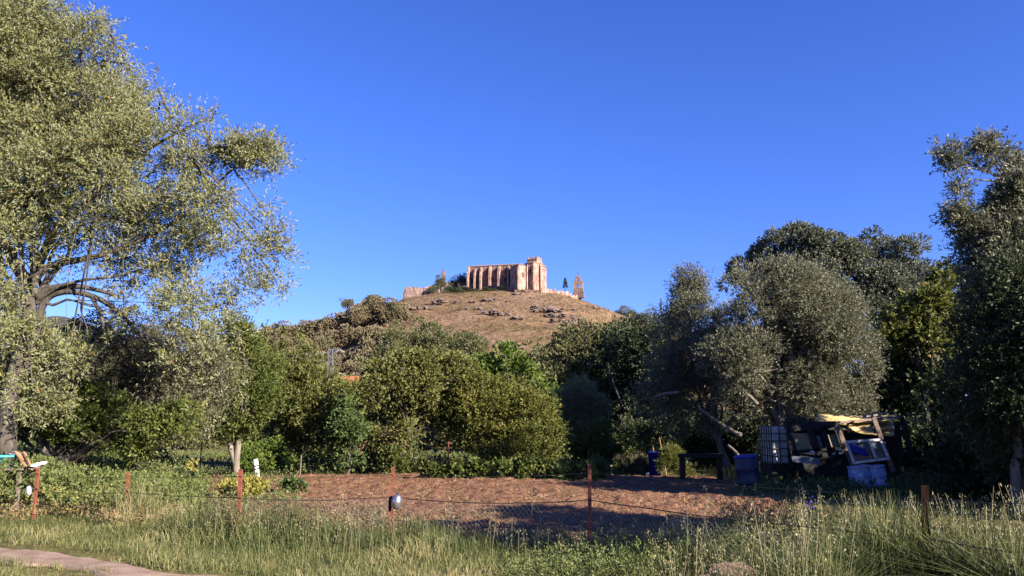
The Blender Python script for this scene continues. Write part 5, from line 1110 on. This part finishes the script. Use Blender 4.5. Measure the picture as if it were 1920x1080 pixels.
# soil clods
x, y, px, py, r = gsample(5200, 420, 1480, 890, 1000, 36); keep = y > fence_y(x)+.3; x, y = x[keep], y[keep]; n = len(x)
oc = np.array([(1,0,0),(0,1,0),(-1,0,0),(0,-1,0),(0,0,1),(0,0,-1)], float); of = np.array([(0,1,4),(1,2,4),(2,3,4),(3,0,4),(1,0,5),(2,1,5),(3,2,5),(0,3,5)])
V = (oc[None]*r.uniform(.5, 1.3, (n, 6, 3))*r.uniform(.012, .04, n)[:, None, None]+np.stack([x, y, gz(x, y)+.05], 1)[:, None, :]).reshape(-1, 3); F = (of[None]+6*np.arange(n)[:, None, None]).reshape(-1, 3)
tag(link("soil_clods", mesh_np("soil_clods", V, F, M['soil'])), "crumbly clods of red earth on the tilled soil", "soil clods", kind="stuff")
# leafy bean patch at the left behind the fence and other low broad-leaved crops
def leafy(name, label, cat, n, reg, hfun, L, W, mat, seed, k=7, dens=None, vb=None):
    x, y, px, py, r = gsample(n, *reg, seed)
    h = hfun(px, py, x, y); keep = (h > .03) & (r.rand(len(x)) < np.clip(.7+.9*fbm(x*.8, y*.8, seed*1., 3), .1, 1)); x, y, h = x[keep], y[keep], h[keep]; n = len(x)
    C = np.stack([x, y, gz(x, y)+h*r.uniform(.15, 1.0, n)**.7], 1); D = unit(r.normal(0, .6, (n, 3))+np.array([0, 0, .8]))
    V, Q, v = sprigs(r, C, D, .12, k, L, W)
    return tag(link(name, mesh_np(name, V, Q, M[mat], v)), label, cat, kind="stuff")
leafy("bean_patch", "dense patch of leafy bean plants behind the left part of the fence", "bean patch", 19000, (-350, 430, 873, 968), lambda px, py, x, y: np.where(y > fence_y(x)+.25, np.interp(px, [-350,60,120,200,330,390], [.95,.92,.75,.66,.42,.02])*np.clip((y-fence_y(x))/1.8, .5, 1), 0), .065, .036, 'leaf_crop', 41)
leafy("yellow_weeds", "yellow-green mustard weeds in front of the bean patch along the fence", "weeds", 5200, (-350, 225, 915, 985), lambda px, py, x, y: np.where((y > fence_y(x)-.3) & (y < fence_y(x)+2.0), .48, 0), .05, .022, 'leaf_yellow', 42)
leafy("dry_weeds", "low straw-coloured weeds along the foot of the leftmost fence posts", "weeds", 2600, (-350, 420, 958, 996), lambda px, py, x, y: np.where(np.abs(y-fence_y(x)) < 1.2, .22, 0), .05, .010, 'dry_grass', 53)
leafy("low_crop", "low green potato plants in rows at the back of the soil, middle of the picture", "crop", 1500, (545, 800, 868, 890), lambda px, py, x, y: .22+0*x, .10, .07, 'leaf_crop', 43)
leafy("low_weeds", "low leafy weeds between the third post and the bare soil", "weeds", 650, (370, 560, 885, 950), lambda px, py, x, y: np.where(y > fence_y(x), .2, 0), .07, .035, 'leaf_crop', 44)
leafy("brown_weeds", "dark brownish dry weeds between the third and fourth fence posts", "weeds", 5200, (380, 720, 960, 1012), lambda px, py, x, y: np.where(np.abs(y-fence_y(x)) < .8, .42, 0), .035, .018, 'weed', 45)
leafy("green_weeds", "small yellow-green leafy weeds around the fifth fence post", "weeds", 2600, (950, 1420, 1020, 1100), lambda px, py, x, y: np.where(((x-RX_[0]+.05)**2+(y-RX_[1]+.85)**2 < 1.15) & (y < RX_[1]+.1), 0, np.interp(px, [950,1100,1300,1420], [.14,.2,.35,.4])), .03, .018, 'leaf_crop', 46)
leafy("bank_weeds", "straw-coloured fine weeds on the bank at the lower right", "weeds", 12000, (1350, 2200, 985, 1200), lambda px, py, x, y: np.where((y > 3.4) & ~(((x-RX_[0]+.05)**2+(y-RX_[1]+.85)**2 < 1.15) & (y < RX_[1]+.1)) & ((x-BP[6][0]+.30)**2+(y-BP[6][1]+.62)**2 > .62**2), .5, 0)*np.clip((y-3)/5, .3, 1), .034, .014, 'bank', 47)
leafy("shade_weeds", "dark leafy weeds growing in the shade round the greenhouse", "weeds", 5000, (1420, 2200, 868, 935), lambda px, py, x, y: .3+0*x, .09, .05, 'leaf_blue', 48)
leafy("hedge_foot", "mixed low greenery at the foot of the garden trees", "undergrowth", 5200, (-100, 1180, 852, 872), lambda px, py, x, y: .14+0*x, .10, .05, 'leaf_crop', 49)
# oats
def oats(name, label, n, reg, hfun, seed, ns=22):
    x, y, px, py, r = gsample(n, *reg, seed); h = hfun(px, y, x)*r.uniform(.75, 1.2, n); kp = ((x-BP[6][0]+.62)**2+(y-BP[6][1]+1.3)**2 > .6**2) & ~(((x-RX_[0]+.05)**2+(y-RX_[1]+.85)**2 < 1.15) & (y < RX_[1]+.1)) & ((x-BP[6][0]+.30)**2+(y-BP[6][1]+.62)**2 > .62**2) & (h > .2) & (y > 3.3); x, y, h = x[kp], y[kp], h[kp]; n = len(x)
    a = r.uniform(0, 6.28, n); ln = r.uniform(.05, .35, n); dx, dy = np.cos(a)*ln, np.sin(a)*ln; z = gz(x, y)
    B = np.stack([x, y, z], 1); T = B+np.stack([dx*h, dy*h, h], 1); S = np.stack([np.sin(a), -np.cos(a), 0*a], 1)*.0016; S2 = np.stack([.0016+0*a, 0*a, 0*a], 1)
    V = [np.stack([B-S2, B+S2, T+S2*.6, T-S2*.6], 1).reshape(-1, 3)]
    t = r.rand(n, ns)**.8; pan = .34*h
    base = T[:, None, :]-np.stack([dx, dy, 0*dx+1], 1)[:, None, :]*((1-t)*pan[:, None])[..., None]
    off = unit(r.normal(0, 1, (n, ns, 3))*np.array([1, 1, .3]))*((.02+.05*(1-t))[..., None]); c = (base+off).reshape(-1, 3)
    # spikelets hang
    D = unit(r.normal(0, .35, c.shape)+np.array([0, 0, -1])); Sd = unit(np.cross(D, unit(r.normal(0, 1, c.shape))))
    W, _ = leaf_quads(c, D, Sd, r.uniform(.016, .026, len(c)), r.uniform(.005, .009, len(c)))
    V.append(W); V = np.concatenate(V); Q = np.arange(len(V)).reshape(-1, 4)
    return tag(link(name, mesh_np(name, V, Q, M['oat'], np.random.RandomState(1).rand(len(Q)))), label, "oat grass", kind="stuff")
oats("oat_grass", "wild oats with pale nodding spikelets in the tall grass at the lower right", 1000, (1230, 2200, 960, 1230), lambda px, y, x: np.where(y < fence_y(x)+1.5, np.interp(px, [1230,1300,1500,1700,1780,1920], [.5,.75,.95,.85,.85,1.0]), 0), 51)
oats("oat_grass", "wild oats scattered thinly in the grass along the left and middle fence", 170, (220, 1230, 985, 1070), lambda px, y, x: np.interp(px, [220,350,700,800,1230], [.7,.7,.6,.45,.3]), 52, 14)
for k_, (x_, y_) in enumerate([(1480, 1120), (1640, 1130), (1340, 1075)]):
    pass
r = np.random.RandomState(8)
c = P(1520, 947, 8.6); C = np.tile(c, (14, 1))+r.normal(0, .03, (14, 3))*np.array([1,1,1.6]); V, Q, v = sprigs(r, C, unit(r.normal(0, 1, (14, 3))), .02, 4, .02, .013)
o = empty("wild_flower", (c[0], c[1], 0), "purple wild flower in the tall grass below the greenhouse", "flower"); link("petals", mesh_np("petals", V-np.array([c[0],c[1],0]), Q, M['purple'], v), o)
m = MB(); m.tube([(0,0,0),(.01,0,c[2]*.5),(0,0,c[2])], .004, 5); m.build("stem", M['leaf_green'], o)
